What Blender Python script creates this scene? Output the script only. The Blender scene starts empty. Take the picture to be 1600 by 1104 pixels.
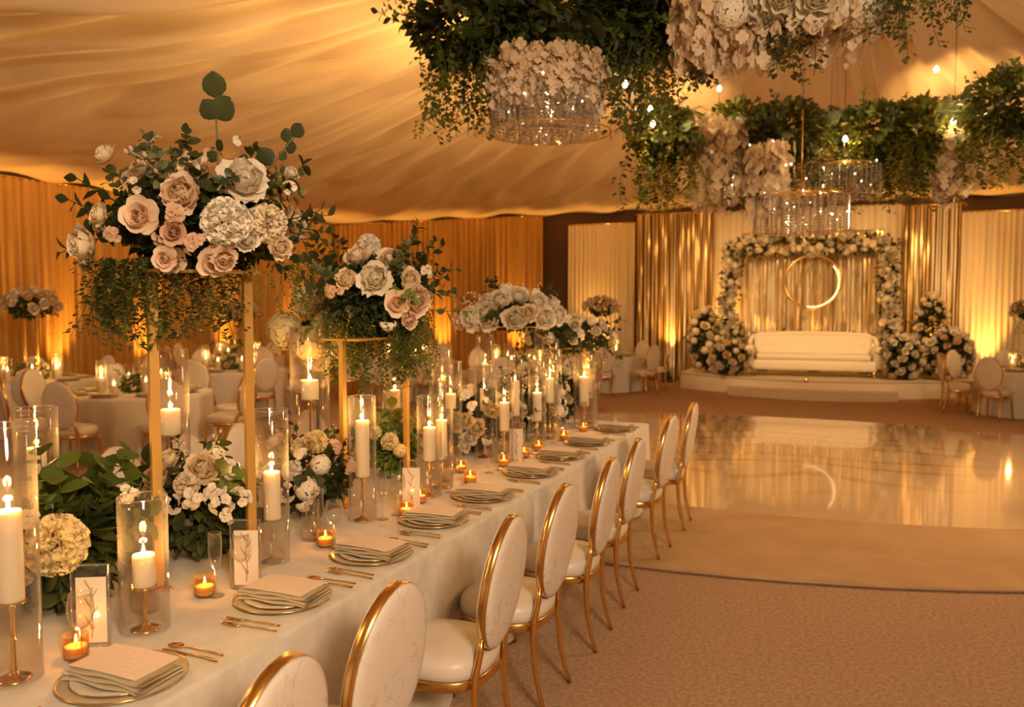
import bpy, math, random
from mathutils import Vector, Matrix, Quaternion, noise
PI = math.pi
sc = bpy.context.scene
COL = sc.collection
rnd = random.Random(11)

# ------------------------------------------------------------------ camera, world, light, exposure
YAW = math.atan(540 / 1300); PITCH = math.atan(77 / 1300)
cd = bpy.data.cameras.new('camera'); cam = bpy.data.objects.new('camera', cd); COL.objects.link(cam)
cd.sensor_width = 36; cd.lens = 1300 / 1600 * 36; cd.clip_end = 100; cd.clip_start = 0.05
cam.location = (0, 0, 1.87); cam.rotation_euler = (PI / 2 - PITCH, 0, YAW)
cd.dof.use_dof = True; cd.dof.focus_distance = 3.5; cd.dof.aperture_fstop = 2.6
sc.camera = cam
sc.view_settings.view_transform = 'Standard'; sc.view_settings.look = 'None'
sc.view_settings.gamma = 1; sc.view_settings.use_curve_mapping = False
sc.view_settings.exposure = 0.12
sc.cycles.use_denoising = True
sc.cycles.max_bounces = 7; sc.cycles.diffuse_bounces = 4; sc.cycles.glossy_bounces = 3
sc.cycles.transmission_bounces = 6; sc.cycles.transparent_max_bounces = 32
sc.cycles.caustics_reflective = False; sc.cycles.caustics_refractive = False
sc.cycles.sample_clamp_indirect = 4.0; sc.cycles.use_light_tree = True
w = bpy.data.worlds.new('world'); sc.world = w; w.use_nodes = True
w.node_tree.nodes['Background'].inputs[0].default_value = (1.0, 0.58, 0.26, 1)
w.node_tree.nodes['Background'].inputs[1].default_value = 0.24

def lamp(name, kind, loc, energy, color, size=0.1, target=None, spot=None, blend=0.6, parent=None):
    l = bpy.data.lights.new(name, kind); l.energy = energy; l.color = color
    if kind == 'AREA': l.shape = 'DISK'; l.size = size
    else: l.shadow_soft_size = size
    if kind == 'SPOT': l.spot_size = math.radians(spot); l.spot_blend = blend
    o = bpy.data.objects.new(name, l); COL.objects.link(o); o.location = loc
    if target is not None:
        o.rotation_euler = (Vector(target) - Vector(loc)).to_track_quat('-Z', 'Y').to_euler()
    if parent: o.parent = parent
    return o
WARM = (1.0, 0.62, 0.29); AMBER = (1.0, 0.47, 0.09); CANDLE = (1.0, 0.52, 0.14)
# added wash lights, unseen, behind the camera and over the floor
lamp('added_wash', 'AREA', (2.6, -1.6, 3.9), 345, (1.0, .73, .48), 1.2, (-2.2, 3.6, .9))
lamp('added_wash', 'AREA', (-6.5, -1.2, 3.9), 60, (1.0, .60, .27), 1.2, (-5, 6, .7))
lamp('added_wash', 'SPOT', (4.5, 9.5, 4.2), 1000, WARM, .5, (0, 9.5, 0), 120, 1)
lamp('added_wash', 'SPOT', (-7, 9.5, 4.2), 150, WARM, .5, (-8, 10, 0), 130, 1)
lamp('added_spot', 'SPOT', (.3, -1.0, 3.9), 200, (1, .74, .48), .15, (-2.3, 2.5, 2.2), 22, 1)  # these spots are added to brighten the tall flowers and chandeliers
lamp('added_spot', 'SPOT', (.8, 0, 3.9), 300, (1, .72, .45), .15, (-2.4, 4.1, 1.9), 17, 1)
lamp('added_spot', 'SPOT', (1.0, 1.2, 3.9), 200, (1, .72, .45), .15, (-2.5, 6.2, 1.8), 17, 1)
lamp('added_spot', 'SPOT', (1.6, -.4, 3.7), 330, (1, .70, .42), .15, (-2.1, 5.8, 3.45), 17, 1)
lamp('added_spot', 'SPOT', (1.6, -.2, 3.7), 260, (1, .70, .42), .15, (-.5, 5.8, 3.8), 24, 1)
lamp('stage_spot', 'SPOT', (-3.6, 14.5, 4.1), 680, (1, .60, .25), .3, (-1.6, 20, 1.6), 62, .8)
lamp('stage_spot', 'SPOT', (2.6, 14.5, 4.1), 680, (1, .60, .25), .3, (.2, 20, 1.6), 62, .8)

# ------------------------------------------------------------------ materials
def mat(name, col=(.8, .8, .8), rough=.5, metal=0.0, **k):
    m = bpy.data.materials.new(name); m.use_nodes = True
    b = m.node_tree.nodes['Principled BSDF']
    b.inputs['Base Color'].default_value = (*col, 1); b.inputs['Roughness'].default_value = rough
    b.inputs['Metallic'].default_value = metal
    for kk, v in k.items():
        b.inputs[kk.replace('_', ' ')].default_value = v
    return m
def nd(m, t, **k):
    n = m.node_tree.nodes.new(t)
    for kk, v in k.items(): setattr(n, kk, v)
    return n
def lk(m, a, b): m.node_tree.links.new(a, b)
def bs(m): return m.node_tree.nodes['Principled BSDF']
def noise_col(m, c1, c2, scale=5, lo=.35, hi=.65, coord='Object', detail=4, rough=.55, stretch=None):
    tc = nd(m, 'ShaderNodeTexCoord'); n = nd(m, 'ShaderNodeTexNoise'); r = nd(m, 'ShaderNodeValToRGB')
    src = tc.outputs[coord]
    if stretch:
        mp = nd(m, 'ShaderNodeMapping'); mp.inputs['Scale'].default_value = stretch
        lk(m, src, mp.inputs[0]); src = mp.outputs[0]
    n.inputs['Scale'].default_value = scale; n.inputs['Detail'].default_value = detail; n.inputs['Roughness'].default_value = rough
    lk(m, src, n.inputs['Vector']); lk(m, n.outputs[0], r.inputs[0])
    r.color_ramp.elements[0].position = lo; r.color_ramp.elements[1].position = hi
    r.color_ramp.elements[0].color = (*c1, 1); r.color_ramp.elements[1].color = (*c2, 1)
    lk(m, r.outputs[0], bs(m).inputs['Base Color'])
    return n, r, src
def bump(m, scale, strength, dist=.01, src=None, detail=3):
    n = nd(m, 'ShaderNodeTexNoise'); n.inputs['Scale'].default_value = scale; n.inputs['Detail'].default_value = detail
    if src is None: src = nd(m, 'ShaderNodeTexCoord').outputs['Object']
    lk(m, src, n.inputs['Vector'])
    b = nd(m, 'ShaderNodeBump'); b.inputs['Strength'].default_value = strength; b.inputs['Distance'].default_value = dist
    lk(m, n.outputs[0], b.inputs['Height']); lk(m, b.outputs[0], bs(m).inputs['Normal'])
def add_translucent(m, col, fac):
    t = nd(m, 'ShaderNodeBsdfTranslucent'); t.inputs[0].default_value = (*col, 1)
    mx = nd(m, 'ShaderNodeMixShader'); mx.inputs[0].default_value = fac
    out = m.node_tree.nodes['Material Output']
    lk(m, bs(m).outputs[0], mx.inputs[1]); lk(m, t.outputs[0], mx.inputs[2]); lk(m, mx.outputs[0], out.inputs[0])

M = {}
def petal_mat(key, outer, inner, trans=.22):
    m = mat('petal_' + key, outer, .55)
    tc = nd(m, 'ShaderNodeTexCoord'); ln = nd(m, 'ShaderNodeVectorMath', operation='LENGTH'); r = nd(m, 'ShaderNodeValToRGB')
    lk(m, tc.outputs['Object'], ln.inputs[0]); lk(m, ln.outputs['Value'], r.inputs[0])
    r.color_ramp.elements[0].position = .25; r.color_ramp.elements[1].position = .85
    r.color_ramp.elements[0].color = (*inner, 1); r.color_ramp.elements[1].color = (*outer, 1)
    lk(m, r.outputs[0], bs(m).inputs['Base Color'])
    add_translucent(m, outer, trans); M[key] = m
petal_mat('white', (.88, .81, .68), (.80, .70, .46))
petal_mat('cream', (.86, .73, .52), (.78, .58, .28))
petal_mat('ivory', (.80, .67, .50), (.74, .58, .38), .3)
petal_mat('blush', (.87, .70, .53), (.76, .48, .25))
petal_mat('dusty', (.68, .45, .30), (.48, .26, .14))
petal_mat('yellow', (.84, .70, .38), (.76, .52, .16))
def leaf_mat(key, a, b, rough=.45):
    m = mat('leaf_' + key, a, rough)
    oi = nd(m, 'ShaderNodeObjectInfo'); r = nd(m, 'ShaderNodeValToRGB')
    lk(m, oi.outputs['Random'], r.inputs[0])
    r.color_ramp.elements[0].color = (*a, 1); r.color_ramp.elements[1].color = (*b, 1)
    lk(m, r.outputs[0], bs(m).inputs['Base Color'])
    add_translucent(m, tuple(x * 1.3 for x in b), .2); M[key] = m
leaf_mat('dark', (.026, .038, .012), (.06, .078, .022))
leaf_mat('green', (.06, .105, .02), (.16, .215, .04))
leaf_mat('sage', (.09, .115, .055), (.18, .20, .10))
leaf_mat('lime', (.22, .24, .03), (.40, .34, .04))
leaf_mat('vine', (.06, .075, .012), (.15, .15, .022))
M['stem'] = mat('stem', (.12, .13, .04), .6)
M['gold'] = mat('gold_metal', (.80, .50, .17), .24, 1.0)
M['gold_matte'] = mat('brushed_gold', (.80, .48, .13), .45, .65); bump(M['gold_matte'], 60, .08, .002)
M['wax'] = mat('candle_wax', (.90, .82, .66), .45, 0, Subsurface_Weight=.6, Subsurface_Scale=.03)
M['wax'].node_tree.nodes['Principled BSDF'].inputs['Subsurface Radius'].default_value = (1, .6, .3)
M['wick'] = mat('wick', (.02, .015, .01), .8)
def emit(name, col, s, sample=False):
    m = bpy.data.materials.new(name); m.use_nodes = True; nt = m.node_tree; nt.nodes.remove(nt.nodes['Principled BSDF'])
    e = nt.nodes.new('ShaderNodeEmission'); e.inputs[0].default_value = (*col, 1); e.inputs[1].default_value = s
    nt.links.new(e.outputs[0], nt.nodes['Material Output'].inputs[0])
    if not sample: m.cycles.emission_sampling = 'NONE'
    return m
M['flame'] = emit('flame', (1, .60, .20), 13)
M['bulb'] = emit('bulb', (1, .78, .45), 24)
M['led'] = emit('led_strip', (1, .74, .36), 2.2)
def glass_mat(name, tint, base=.04, edge=.8, power=2.6, rough=.02):
    m = bpy.data.materials.new(name); m.use_nodes = True; nt = m.node_tree; nt.nodes.remove(nt.nodes['Principled BSDF'])
    tr = nt.nodes.new('ShaderNodeBsdfTransparent'); tr.inputs[0].default_value = (*tint, 1)
    gl = nt.nodes.new('ShaderNodeBsdfGlossy'); gl.inputs['Roughness'].default_value = rough
    lw = nt.nodes.new('ShaderNodeLayerWeight'); lw.inputs[0].default_value = .5
    pw = nt.nodes.new('ShaderNodeMath'); pw.operation = 'POWER'; pw.inputs[1].default_value = power
    mr = nt.nodes.new('ShaderNodeMapRange'); mr.inputs['To Min'].default_value = base; mr.inputs['To Max'].default_value = edge
    mx = nt.nodes.new('ShaderNodeMixShader'); L = nt.links.new
    df = nt.nodes.new('ShaderNodeBsdfDiffuse'); df.inputs[0].default_value = (.9, .85, .78, 1); m2 = nt.nodes.new('ShaderNodeMixShader'); m2.inputs[0].default_value = .28
    L(gl.outputs[0], m2.inputs[1]); L(df.outputs[0], m2.inputs[2])
    L(lw.outputs['Facing'], pw.inputs[0]); L(pw.outputs[0], mr.inputs['Value']); L(mr.outputs[0], mx.inputs[0])
    L(tr.outputs[0], mx.inputs[1]); L(m2.outputs[0], mx.inputs[2]); L(mx.outputs[0], nt.nodes['Material Output'].inputs[0])
    return m
M['glass'] = glass_mat('clear_glass', (.97, .95, .92))
M['amber_glass'] = glass_mat('amber_glass', (.95, .72, .42), .06, .5)
M['crystal'] = glass_mat('cut_crystal', (.95, .90, .84), .34, .92, 1.4, .08)
M['acrylic'] = glass_mat('acrylic', (.97, .95, .93), .05, .4)
# textiles
m = mat('linen', (.72, .69, .61), .8, 0, Sheen_Weight=.15); noise_col(m, (.64, .61, .53), (.76, .73, .66), 14, .3, .7); bump(m, 240, .25, .003); M['linen'] = m
m = mat('white_cloth', (.74, .70, .63), .75); bump(m, 60, .12, .004); M['cloth'] = m
m = mat('napkin_linen', (.52, .45, .31), .85); bump(m, 300, .3, .002); M['napkin'] = m
m = mat('upholstery', (.74, .68, .60), .42)
n, r, s = noise_col(m, (.50, .38, .28), (.82, .77, .70), 3.2, .475, .50, 'Object', 6, .6)
r.color_ramp.elements.new(.525); r.color_ramp.elements[2].position = .512; r.color_ramp.elements[2].color = (.75, .69, .61, 1)
r.color_ramp.elements[0].position = .5; r.color_ramp.elements[0].color = (.60, .48, .37, 1)
r.color_ramp.elements[1].position = .508; r.color_ramp.elements[1].color = (.80, .75, .68, 1)
e = r.color_ramp.elements.new(.492); e.color = (.75, .69, .61, 1)
n.inputs['Distortion'].default_value = 1.1; M['veined'] = m
M['upholstery'] = mat('cream_leather', (.74, .67, .58), .38); bump(M['upholstery'], 25, .06, .004)
m = mat('sofa_fabric', (.82, .74, .60), .6); bump(m, 80, .1, .004); M['sofa'] = m
m = mat('gold_drape', (.72, .50, .22), .55, 0, Sheen_Weight=.3); noise_col(m, (.46, .23, .03), (.62, .34, .06), 3, .3, .7, 'Object', 3, .5, (4, 4, .25)); M['drape'] = m
m = mat('beige_drape', (.80, .68, .48), .6, 0, Sheen_Weight=.2); noise_col(m, (.72, .59, .39), (.84, .72, .52), 3, .3, .7, 'Object', 3, .5, (5, 5, .2)); M['beige'] = m
m = mat('ceiling_fabric', (.82, .70, .50), .5, 0, Sheen_Weight=.2); noise_col(m, (.78, .60, .37), (.86, .70, .47), .5, .3, .7); M['ceiling'] = m
M['ribbon'] = mat('gold_ribbon', (.70, .46, .18), .3, .55)
M['ribbon2'] = mat('cream_ribbon', (.80, .68, .46), .45)
M['darkwall'] = mat('dark_wall', (.10, .05, .028), .8)
M['black'] = mat('black_metal', (.015, .014, .013), .45)
m = mat('carpet', (.3, .2, .13), .95)
n, r, s = noise_col(m, (.34, .20, .115), (.74, .50, .335), 42, .32, .7, 'Object', 8, .75); bump(m, 160, .8, .02, s, 5); M['carpet'] = m
m = mat('dance_border', (.50, .34, .20), .42); noise_col(m, (.42, .27, .15), (.54, .36, .21), 3, .3, .7, 'Object', 6, .6); M['border'] = m
# glossy dance floor with a printed gold scroll ornament
m = mat('dance_gloss', (.6, .45, .3), .09, 0, Coat_Weight=.5)
tc = nd(m, 'ShaderNodeTexCoord'); mp = nd(m, 'ShaderNodeMapping'); mp.inputs['Scale'].default_value = (.55, .55, 1)
ns = nd(m, 'ShaderNodeTexNoise'); ns.inputs['Scale'].default_value = 1.3; ns.inputs['Detail'].default_value = 1
vo = nd(m, 'ShaderNodeTexWave', wave_type='RINGS'); vo.inputs['Scale'].default_value = .9; vo.inputs['Distortion'].default_value = 9; vo.inputs['Detail'].default_value = .6; vo.inputs['Detail Scale'].default_value = 1.1
rp = nd(m, 'ShaderNodeValToRGB'); rp.color_ramp.elements[0].position = .80; rp.color_ramp.elements[1].position = .9
ln = nd(m, 'ShaderNodeVectorMath', operation='LENGTH'); fr = nd(m, 'ShaderNodeMapRange'); fr.inputs['From Min'].default_value = 1.5; fr.inputs['From Max'].default_value = 2.6; fr.inputs['To Min'].default_value = .75; fr.inputs['To Max'].default_value = 0
mu = nd(m, 'ShaderNodeMath', operation='MULTIPLY'); mx = nd(m, 'ShaderNodeMix', data_type='RGBA')
lk(m, tc.outputs['Object'], mp.inputs[0]); lk(m, mp.outputs[0], vo.inputs['Vector']); lk(m, vo.outputs[0], rp.inputs[0])
lk(m, tc.outputs['Object'], ln.inputs[0]); lk(m, ln.outputs['Value'], fr.inputs['Value']); lk(m, rp.outputs[0], mu.inputs[0]); lk(m, fr.outputs[0], mu.inputs[1])
lk(m, mu.outputs[0], mx.inputs[0]); mx.inputs[6].default_value = (.66, .49, .33, 1); mx.inputs[7].default_value = (.52, .30, .08, 1)
lk(m, mx.outputs[2], bs(m).inputs['Base Color']); M['gloss'] = m
M['stage'] = mat('stage_laminate', (.74, .64, .50), .35); M['riser'] = mat('stage_riser', (.70, .58, .46), .5)
M['plate'] = mat('cream_stoneware', (.74, .71, .62), .22); M['charger'] = mat('sage_stoneware', (.55, .49, .36), .25)
M['card'] = mat('blush_card', (.82, .68, .60), .7)
m = M['card']; tc = nd(m, 'ShaderNodeTexCoord'); wv = nd(m, 'ShaderNodeTexWave', wave_type='BANDS', bands_direction='Y'); wv.inputs['Scale'].default_value = 14
wn = nd(m, 'ShaderNodeTexNoise'); wn.inputs['Scale'].default_value = 60
r1 = nd(m, 'ShaderNodeMath', operation='GREATER_THAN'); r1.inputs[1].default_value = .93
r2 = nd(m, 'ShaderNodeMath', operation='GREATER_THAN'); r2.inputs[1].default_value = .52
mm = nd(m, 'ShaderNodeMath', operation='MULTIPLY'); mx = nd(m, 'ShaderNodeMix', data_type='RGBA')
lk(m, tc.outputs['Object'], wv.inputs['Vector']); lk(m, tc.outputs['Object'], wn.inputs['Vector'])
lk(m, wv.outputs[0], r1.inputs[0]); lk(m, wn.outputs[0], r2.inputs[0]); lk(m, r1.outputs[0], mm.inputs[0]); lk(m, r2.outputs[0], mm.inputs[1])
lk(m, mm.outputs[0], mx.inputs[0]); mx.inputs[6].default_value = (.82, .68, .60, 1); mx.inputs[7].default_value = (.72, .56, .48, 1)
lk(m, mx.outputs[2], bs(m).inputs['Base Color'])
M['paper'] = mat('cream_paper', (.84, .77, .68), .7); M['print'] = mat('gold_print', (.55, .36, .18), .5, .3)
M['water'] = glass_mat('pale_wine', (.9, .8, .62), .05, .3)

# ------------------------------------------------------------------ mesh helpers
class MB:
    def __init__(s): s.v = []; s.f = []
    def add(s, v, f, mx=None):
        o = len(s.v)
        s.v += [tuple(mx @ Vector(p)) for p in v] if mx else v
        s.f += [tuple(i + o for i in q) for q in f]
        return s
    def grid(s, pts, closed_u=False, closed_v=False):
        R, C = len(pts), len(pts[0]); o = len(s.v)
        for r in pts: s.v += [tuple(p) for p in r]
        for i in range(R - (0 if closed_v else 1)):
            for j in range(C - (0 if closed_u else 1)):
                a, b = i, (i + 1) % R; c, d = j, (j + 1) % C
                s.f.append((o + a * C + c, o + a * C + d, o + b * C + d, o + b * C + c))
        return s
    def lathe(s, prof, n=20, c=(0, 0, 0), sx=1, sy=1):
        rings = [[(c[0] + r * math.cos(2 * PI * k / n) * sx, c[1] + r * math.sin(2 * PI * k / n) * sy, c[2] + z) for k in range(n)] for r, z in prof]
        return s.grid(rings, closed_u=True)
    def box(s, c, d, mx=None):
        x, y, z = (q / 2 for q in d)
        v = [(c[0] + a * x, c[1] + b * y, c[2] + e * z) for a in (-1, 1) for b in (-1, 1) for e in (-1, 1)]
        return s.add(v, [(0, 1, 3, 2), (4, 6, 7, 5), (0, 4, 5, 1), (2, 3, 7, 6), (0, 2, 6, 4), (1, 5, 7, 3)], mx)
    def tube(s, path, rad, n=6, cap=True, closed=False):
        P = [Vector(p) for p in path]; N = len(P)
        if not hasattr(rad, '__len__'): rad = [rad] * N
        rings = []; up = None
        for i in range(N):
            a = P[i - 1] if (i > 0 or closed) else P[i]; b = P[(i + 1) % N] if (i < N - 1 or closed) else P[i]
            t = (b - a).normalized()
            if up is None: up = t.orthogonal().normalized()
            up = (up - t * up.dot(t)); up = up.normalized() if up.length > 1e-6 else t.orthogonal().normalized()
            e = t.cross(up)
            rings.append([P[i] + (up * math.cos(2 * PI * k / n) + e * math.sin(2 * PI * k / n)) * rad[i] for k in range(n)])
        o = len(s.v); s.grid(rings, closed_u=True, closed_v=closed)
        if cap and not closed:
            s.f.append(tuple(o + k for k in range(n))[::-1]); s.f.append(tuple(o + (N - 1) * n + k for k in range(n)))
        return s
    def mesh(s, name, m, smooth=True):
        me = bpy.data.meshes.new(name); me.from_pydata(s.v, [], s.f)
        if smooth: me.polygons.foreach_set('use_smooth', [True] * len(me.polygons))
        me.materials.append(m if not isinstance(m, str) else M[m]); me.update()
        return me
def link(name, me, parent=None, loc=(0, 0, 0), rot=None, scale=1.0, kind=None, label=None):
    o = bpy.data.objects.new(name, me); COL.objects.link(o); o.parent = parent; o.location = loc
    if rot is not None:
        if isinstance(rot, Quaternion): o.rotation_mode = 'QUATERNION'; o.rotation_quaternion = rot
        else: o.rotation_euler = rot
    o.scale = (scale,) * 3 if not hasattr(scale, '__len__') else scale
    if kind: o['kind'] = kind
    if label: o['label'] = label
    return o
def obj(name, mb, m, parent=None, loc=(0, 0, 0), rot=None, smooth=True, **k):
    return link(name, mb.mesh(name, m, smooth), parent, loc, rot, **k)
def thing(name, label, cat, loc=(0, 0, 0), rz=0, group=None):
    o = bpy.data.objects.new(name, None); COL.objects.link(o); o.location = loc; o.rotation_euler = (0, 0, rz)
    o.empty_display_size = .1; return tag(o, label, cat, group)
def tag(o, label, cat, group=None):
    o['label'] = label; o['category'] = cat
    if group: o['group'] = group
    return o
def kids(o): return KIDS.get(o.name, None) or [c for c in o.children]
KIDS = {}
def dup(root, loc, rz=0, label=None, group=None):
    ch = KIDS.get(root.name)
    if ch is None: ch = KIDS[root.name] = [(c, list(c.children)) for c in root.children]
    r = root.copy(); COL.objects.link(r); r.location = loc; r.rotation_euler = (0, 0, rz)
    if label: r['label'] = label
    if group: r['group'] = group
    for c, gs in ch:
        q = c.copy(); COL.objects.link(q); q.parent = r
        for g in gs:
            h = g.copy(); COL.objects.link(h); h.parent = q
    return r
def struct(name, mb, m, smooth=False, loc=(0, 0, 0)):
    return obj(name, mb, m, None, loc, None, smooth, kind='structure')
ORD = ['first', 'second', 'third', 'fourth', 'fifth', 'sixth', 'seventh', 'eighth', 'ninth', 'tenth', 'eleventh', 'twelfth', 'thirteenth', 'fourteenth', 'fifteenth', 'sixteenth', 'seventeenth', 'eighteenth', 'nineteenth', 'twentieth']
def ordn(i): return ORD[i] if i < 20 else 'number %d' % (i + 1)

# ------------------------------------------------------------------ room shell
XL, XR, YB, YF = -14.3, 13.6, 20.6, -3.2
HUB = (-.3, 9.0)
struct('floor', MB().box(((XL + XR) / 2, (YB + YF) / 2, -.05), (XR - XL + .4, YB - YF + .4, .1)), 'carpet')
struct('wall_left', MB().box((XL - .1, (YB + YF) / 2, 2.4), (.2, YB - YF, 4.8)), 'darkwall')
struct('wall_back', MB().box(((XL + XR) / 2, YB + .1, 2.4), (XR - XL + .4, .2, 4.8)), 'darkwall')
struct('wall_right', MB().box((XR + .1, (YB + YF) / 2, 2.4), (.2, YB - YF, 4.8)), 'darkwall')
# draped tent ceiling: pleats run from the hub above the floral chandeliers to the walls
def ceil_edge(phi):
    c, s_ = math.cos(phi), math.sin(phi)
    tx = ((XR - HUB[0]) / c) if c > 1e-6 else ((XL - HUB[0]) / c if c < -1e-6 else 1e9)
    ty = ((YB - HUB[1]) / s_) if s_ > 1e-6 else ((YF - HUB[1]) / s_ if s_ < -1e-6 else 1e9)
    return min(tx, ty)
def ceil_z(phi, s, amp=1.0):
    z = 4.2 + 1.75 * (1 - s) ** 2.0
    z += .12 * math.sin(phi * 8 + 1) * s * (1 - s) * 2 - .10 * math.sin(PI * min(1, s)) * (1 + .3 * math.sin(5 * phi))
    env = (1 - s) ** .35 * min(1, s * 5)
    a = .055 * (.55 + .45 * math.sin(phi * 5 + 2.0)) ; q = math.sin(s * 7 + phi * 3) * .9 + .8 * math.sin(s * 17 + phi * 11)
    pl = math.sin(phi * 46 + q) + .8 * math.sin(phi * 77 + 1.3 - q) + .6 * math.sin(phi * 137 + .4 + 2 * q) * (.5 + .5 * math.sin(phi * 9))
    z += amp * 1.4 * a * pl * env
    n1 = noise.noise(Vector((math.cos(phi) * 9, math.sin(phi) * 9, s * 3.2)))           # crumpled folds running out from the hub
    n2 = noise.noise(Vector((math.cos(phi) * 22 + 7, math.sin(phi) * 22, s * 7)))
    z += amp * ((1 - 2.6 * abs(n1)) * .11 + (1 - 2.6 * abs(n2)) * .05) * min(1, s * 4) * (1 - s) ** .5
    z += .035 * math.sin(phi * 60 + 2) * max(0, s - .8) * 5 - .05 * math.sin(s * 22 + 2 * math.sin(phi * 7)) * s * (1 - s)
    return z
NP, NS = 1440, 80
cg = []
for i in range(NS + 1):
    s_ = max(.02, (i / NS)); row = []
    for k in range(NP):
        ph = 2 * PI * k / NP; e = ceil_edge(ph)
        row.append((HUB[0] + math.cos(ph) * e * s_, HUB[1] + math.sin(ph) * e * s_, ceil_z(ph, s_)))
    cg.append(row)
mb = MB().grid(cg, closed_u=True)
mb.f = [q[::-1] for q in mb.f]
struct('ceiling', mb, 'ceiling', True)
def ceil_h(x, y):
    dx, dy = x - HUB[0], y - HUB[1]; ph = math.atan2(dy, dx); return ceil_z(ph, min(1, max(.02, math.hypot(dx, dy) / ceil_edge(ph))))

# pleated wall drapes: each hung length of cloth is a thing of its own
def drape_mesh(wd, h, seed, pitch=.16, amp=.045, nz=7):
    r = random.Random(seed); nx = int(wd / .022); ph = [r.uniform(0, 6) for _ in range(4)]
    rows = []
    for i in range(nz + 1):
        z = h * i / nz; row = []
        for k in range(nx + 1):
            x = wd * k / nx - wd / 2; t = z / h
            y = amp * (1.25 - .35 * t) * (math.sin(2 * PI * x / pitch + ph[0] + .25 * math.sin(3 * t + ph[1])) + .45 * math.sin(2 * PI * x / (pitch * 2.3) + ph[2] + .5 * t) + .2 * math.sin(2 * PI * x / (pitch * .43) + ph[3]))
            row.append((x, y, z))
        rows.append(row)
    mb = MB().grid(rows); n = len(mb.v)          # cloth has a back face 6 mm behind
    mb.grid([[(p[0], p[1] + .006, p[2]) for p in rw] for rw in rows]); return mb
def hang(name, label, wd, h, loc, rz, m, seed, group, pitch=.16, amp=.045, pole='gold'):
    t = thing(name, label, 'curtain', loc, rz, group)
    obj('drape_cloth', drape_mesh(wd, h, seed, pitch, amp), m, t)
    obj('rod', MB().tube([(-wd / 2, 0, h), (wd / 2, 0, h)], .018, 6), pole, t)
    return t
for k in range(11):
    y = 4.0 + k * 1.55
    hang('wall_drape', 'gold pleated drape on the side wall, %s panel from the back corner' % ordn(10 - k), 1.54, 4.15, (XL + .17, y + .3, .01), PI / 2, 'drape', 100 + k, 'gold drapes on the side wall')
for k in range(4):
    x = -13.2 + k * 1.6
    hang('wall_drape', 'gold pleated drape on the back wall, %s panel from the room corner' % ordn(k), 1.59, 4.15, (x, YB - .2, .01), 0, 'drape', 140 + k, 'gold drapes on the back wall')
hang('backdrop_panel', 'flat beige pleated panel between the dark gap and the gold ribbon curtain', 1.74, 3.88, (-6.02, YB - .22, .01), 0, 'beige', 150, 'beige backdrop panels', .11, .025)
hang('backdrop_panel', 'flat beige pleated panel just past the stage, lit from its foot', 2.0, 3.84, (3.02, YB - .22, .01), 0, 'beige', 151, 'beige backdrop panels', .11, .025)
for k in range(6):
    hang('wall_drape', 'gold pleated drape beyond the beige panel past the stage, %s along' % ordn(k), 1.59, 4.05, (4.9 + k * 1.6, YB - .2, .01), 0, 'drape', 160 + k, 'gold drapes past the stage')
hang('stage_drape', 'pale gold stage backcloth inside the flower arch', 4.1, 4.08, (-1.2, YB - .14, .01), 0, 'beige', 171, None, .14, .03)
def ribbon_curtain(label, x0, x1, y, h, n, seed, z0=.02):
    t = thing('ribbon_curtain', label, 'curtain', ((x0 + x1) / 2, y, 0)); r = random.Random(seed); ms = []
    for q in range(4):
        mb = MB(); rows = []
        for i in range(13):
            z = h * i / 12; a = .5 * math.sin(i * .55 + q * 1.7) ; wd = .022
            rows.append([(math.cos(a) * u * wd, math.sin(a) * u * wd + .006 * math.sin(i + q), z) for u in (-1, 1)])
        mb.grid(rows); ms.append((mb.mesh('ribbon', 'ribbon' if q < 3 else 'ribbon2'), q))
    obj('rod', MB().tube([((x0 - x1) / 2, 0, h), ((x1 - x0) / 2, 0, h)], .016, 6), 'gold', t)
    for k in range(n):
        link('ribbon', ms[r.randrange(4)][0], t, ((x0 - x1) / 2 + (x1 - x0) * (k + .5) / n + r.uniform(-.012, .012), r.uniform(-.05, .05), z0), (0, 0, r.uniform(-.6, .6)), (1, 1, (h - z0) / h))
    return t
ribbon_curtain('curtain of hanging gold ribbons between the beige panel and the flower arch', -5.05, -3.2, YB - .5, 4.05, 30, 1)
ribbon_curtain('curtain of hanging gold ribbons past the flower arch', .85, 1.98, YB - .5, 4.0, 19, 2)
ribbon_curtain('row of gold ribbons hanging inside the flower arch', -2.55, .5, YB - .42, 3.5, 36, 3, .36)

# ------------------------------------------------------------------ dance floor and stage
def ellipse_slab(a, b, z0, z1, n=96):
    top = [(a * math.cos(2 * PI * k / n), b * math.sin(2 * PI * k / n)) for k in range(n)]
    mb = MB(); mb.v = [(x, y, z0) for x, y in top] + [(x, y, z1) for x, y in top]
    mb.f = [tuple(range(n, 2 * n))] + [(k, (k + 1) % n, n + (k + 1) % n, n + k) for k in range(n)]
    return mb
t = thing('dance_floor', 'large raised oval dance floor with glossy centre in front of the stage', 'dance floor', (-1.45, 9.95, 0))
obj('border', ellipse_slab(5.5, 4.25, 0.002, .03), 'border', t, smooth=False)
obj('glossy_centre', ellipse_slab(4.9, 3.3, .03, .034), 'gloss', t, (.75, .85, 0), None, False, label='glossy beige centre with a gold scroll print')
obj('edge_trim', MB().tube([(5.5 * math.cos(2 * PI * k / 96), 4.25 * math.sin(2 * PI * k / 96), .018) for k in range(96)], .013, 6, closed=True), 'border', t)
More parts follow.
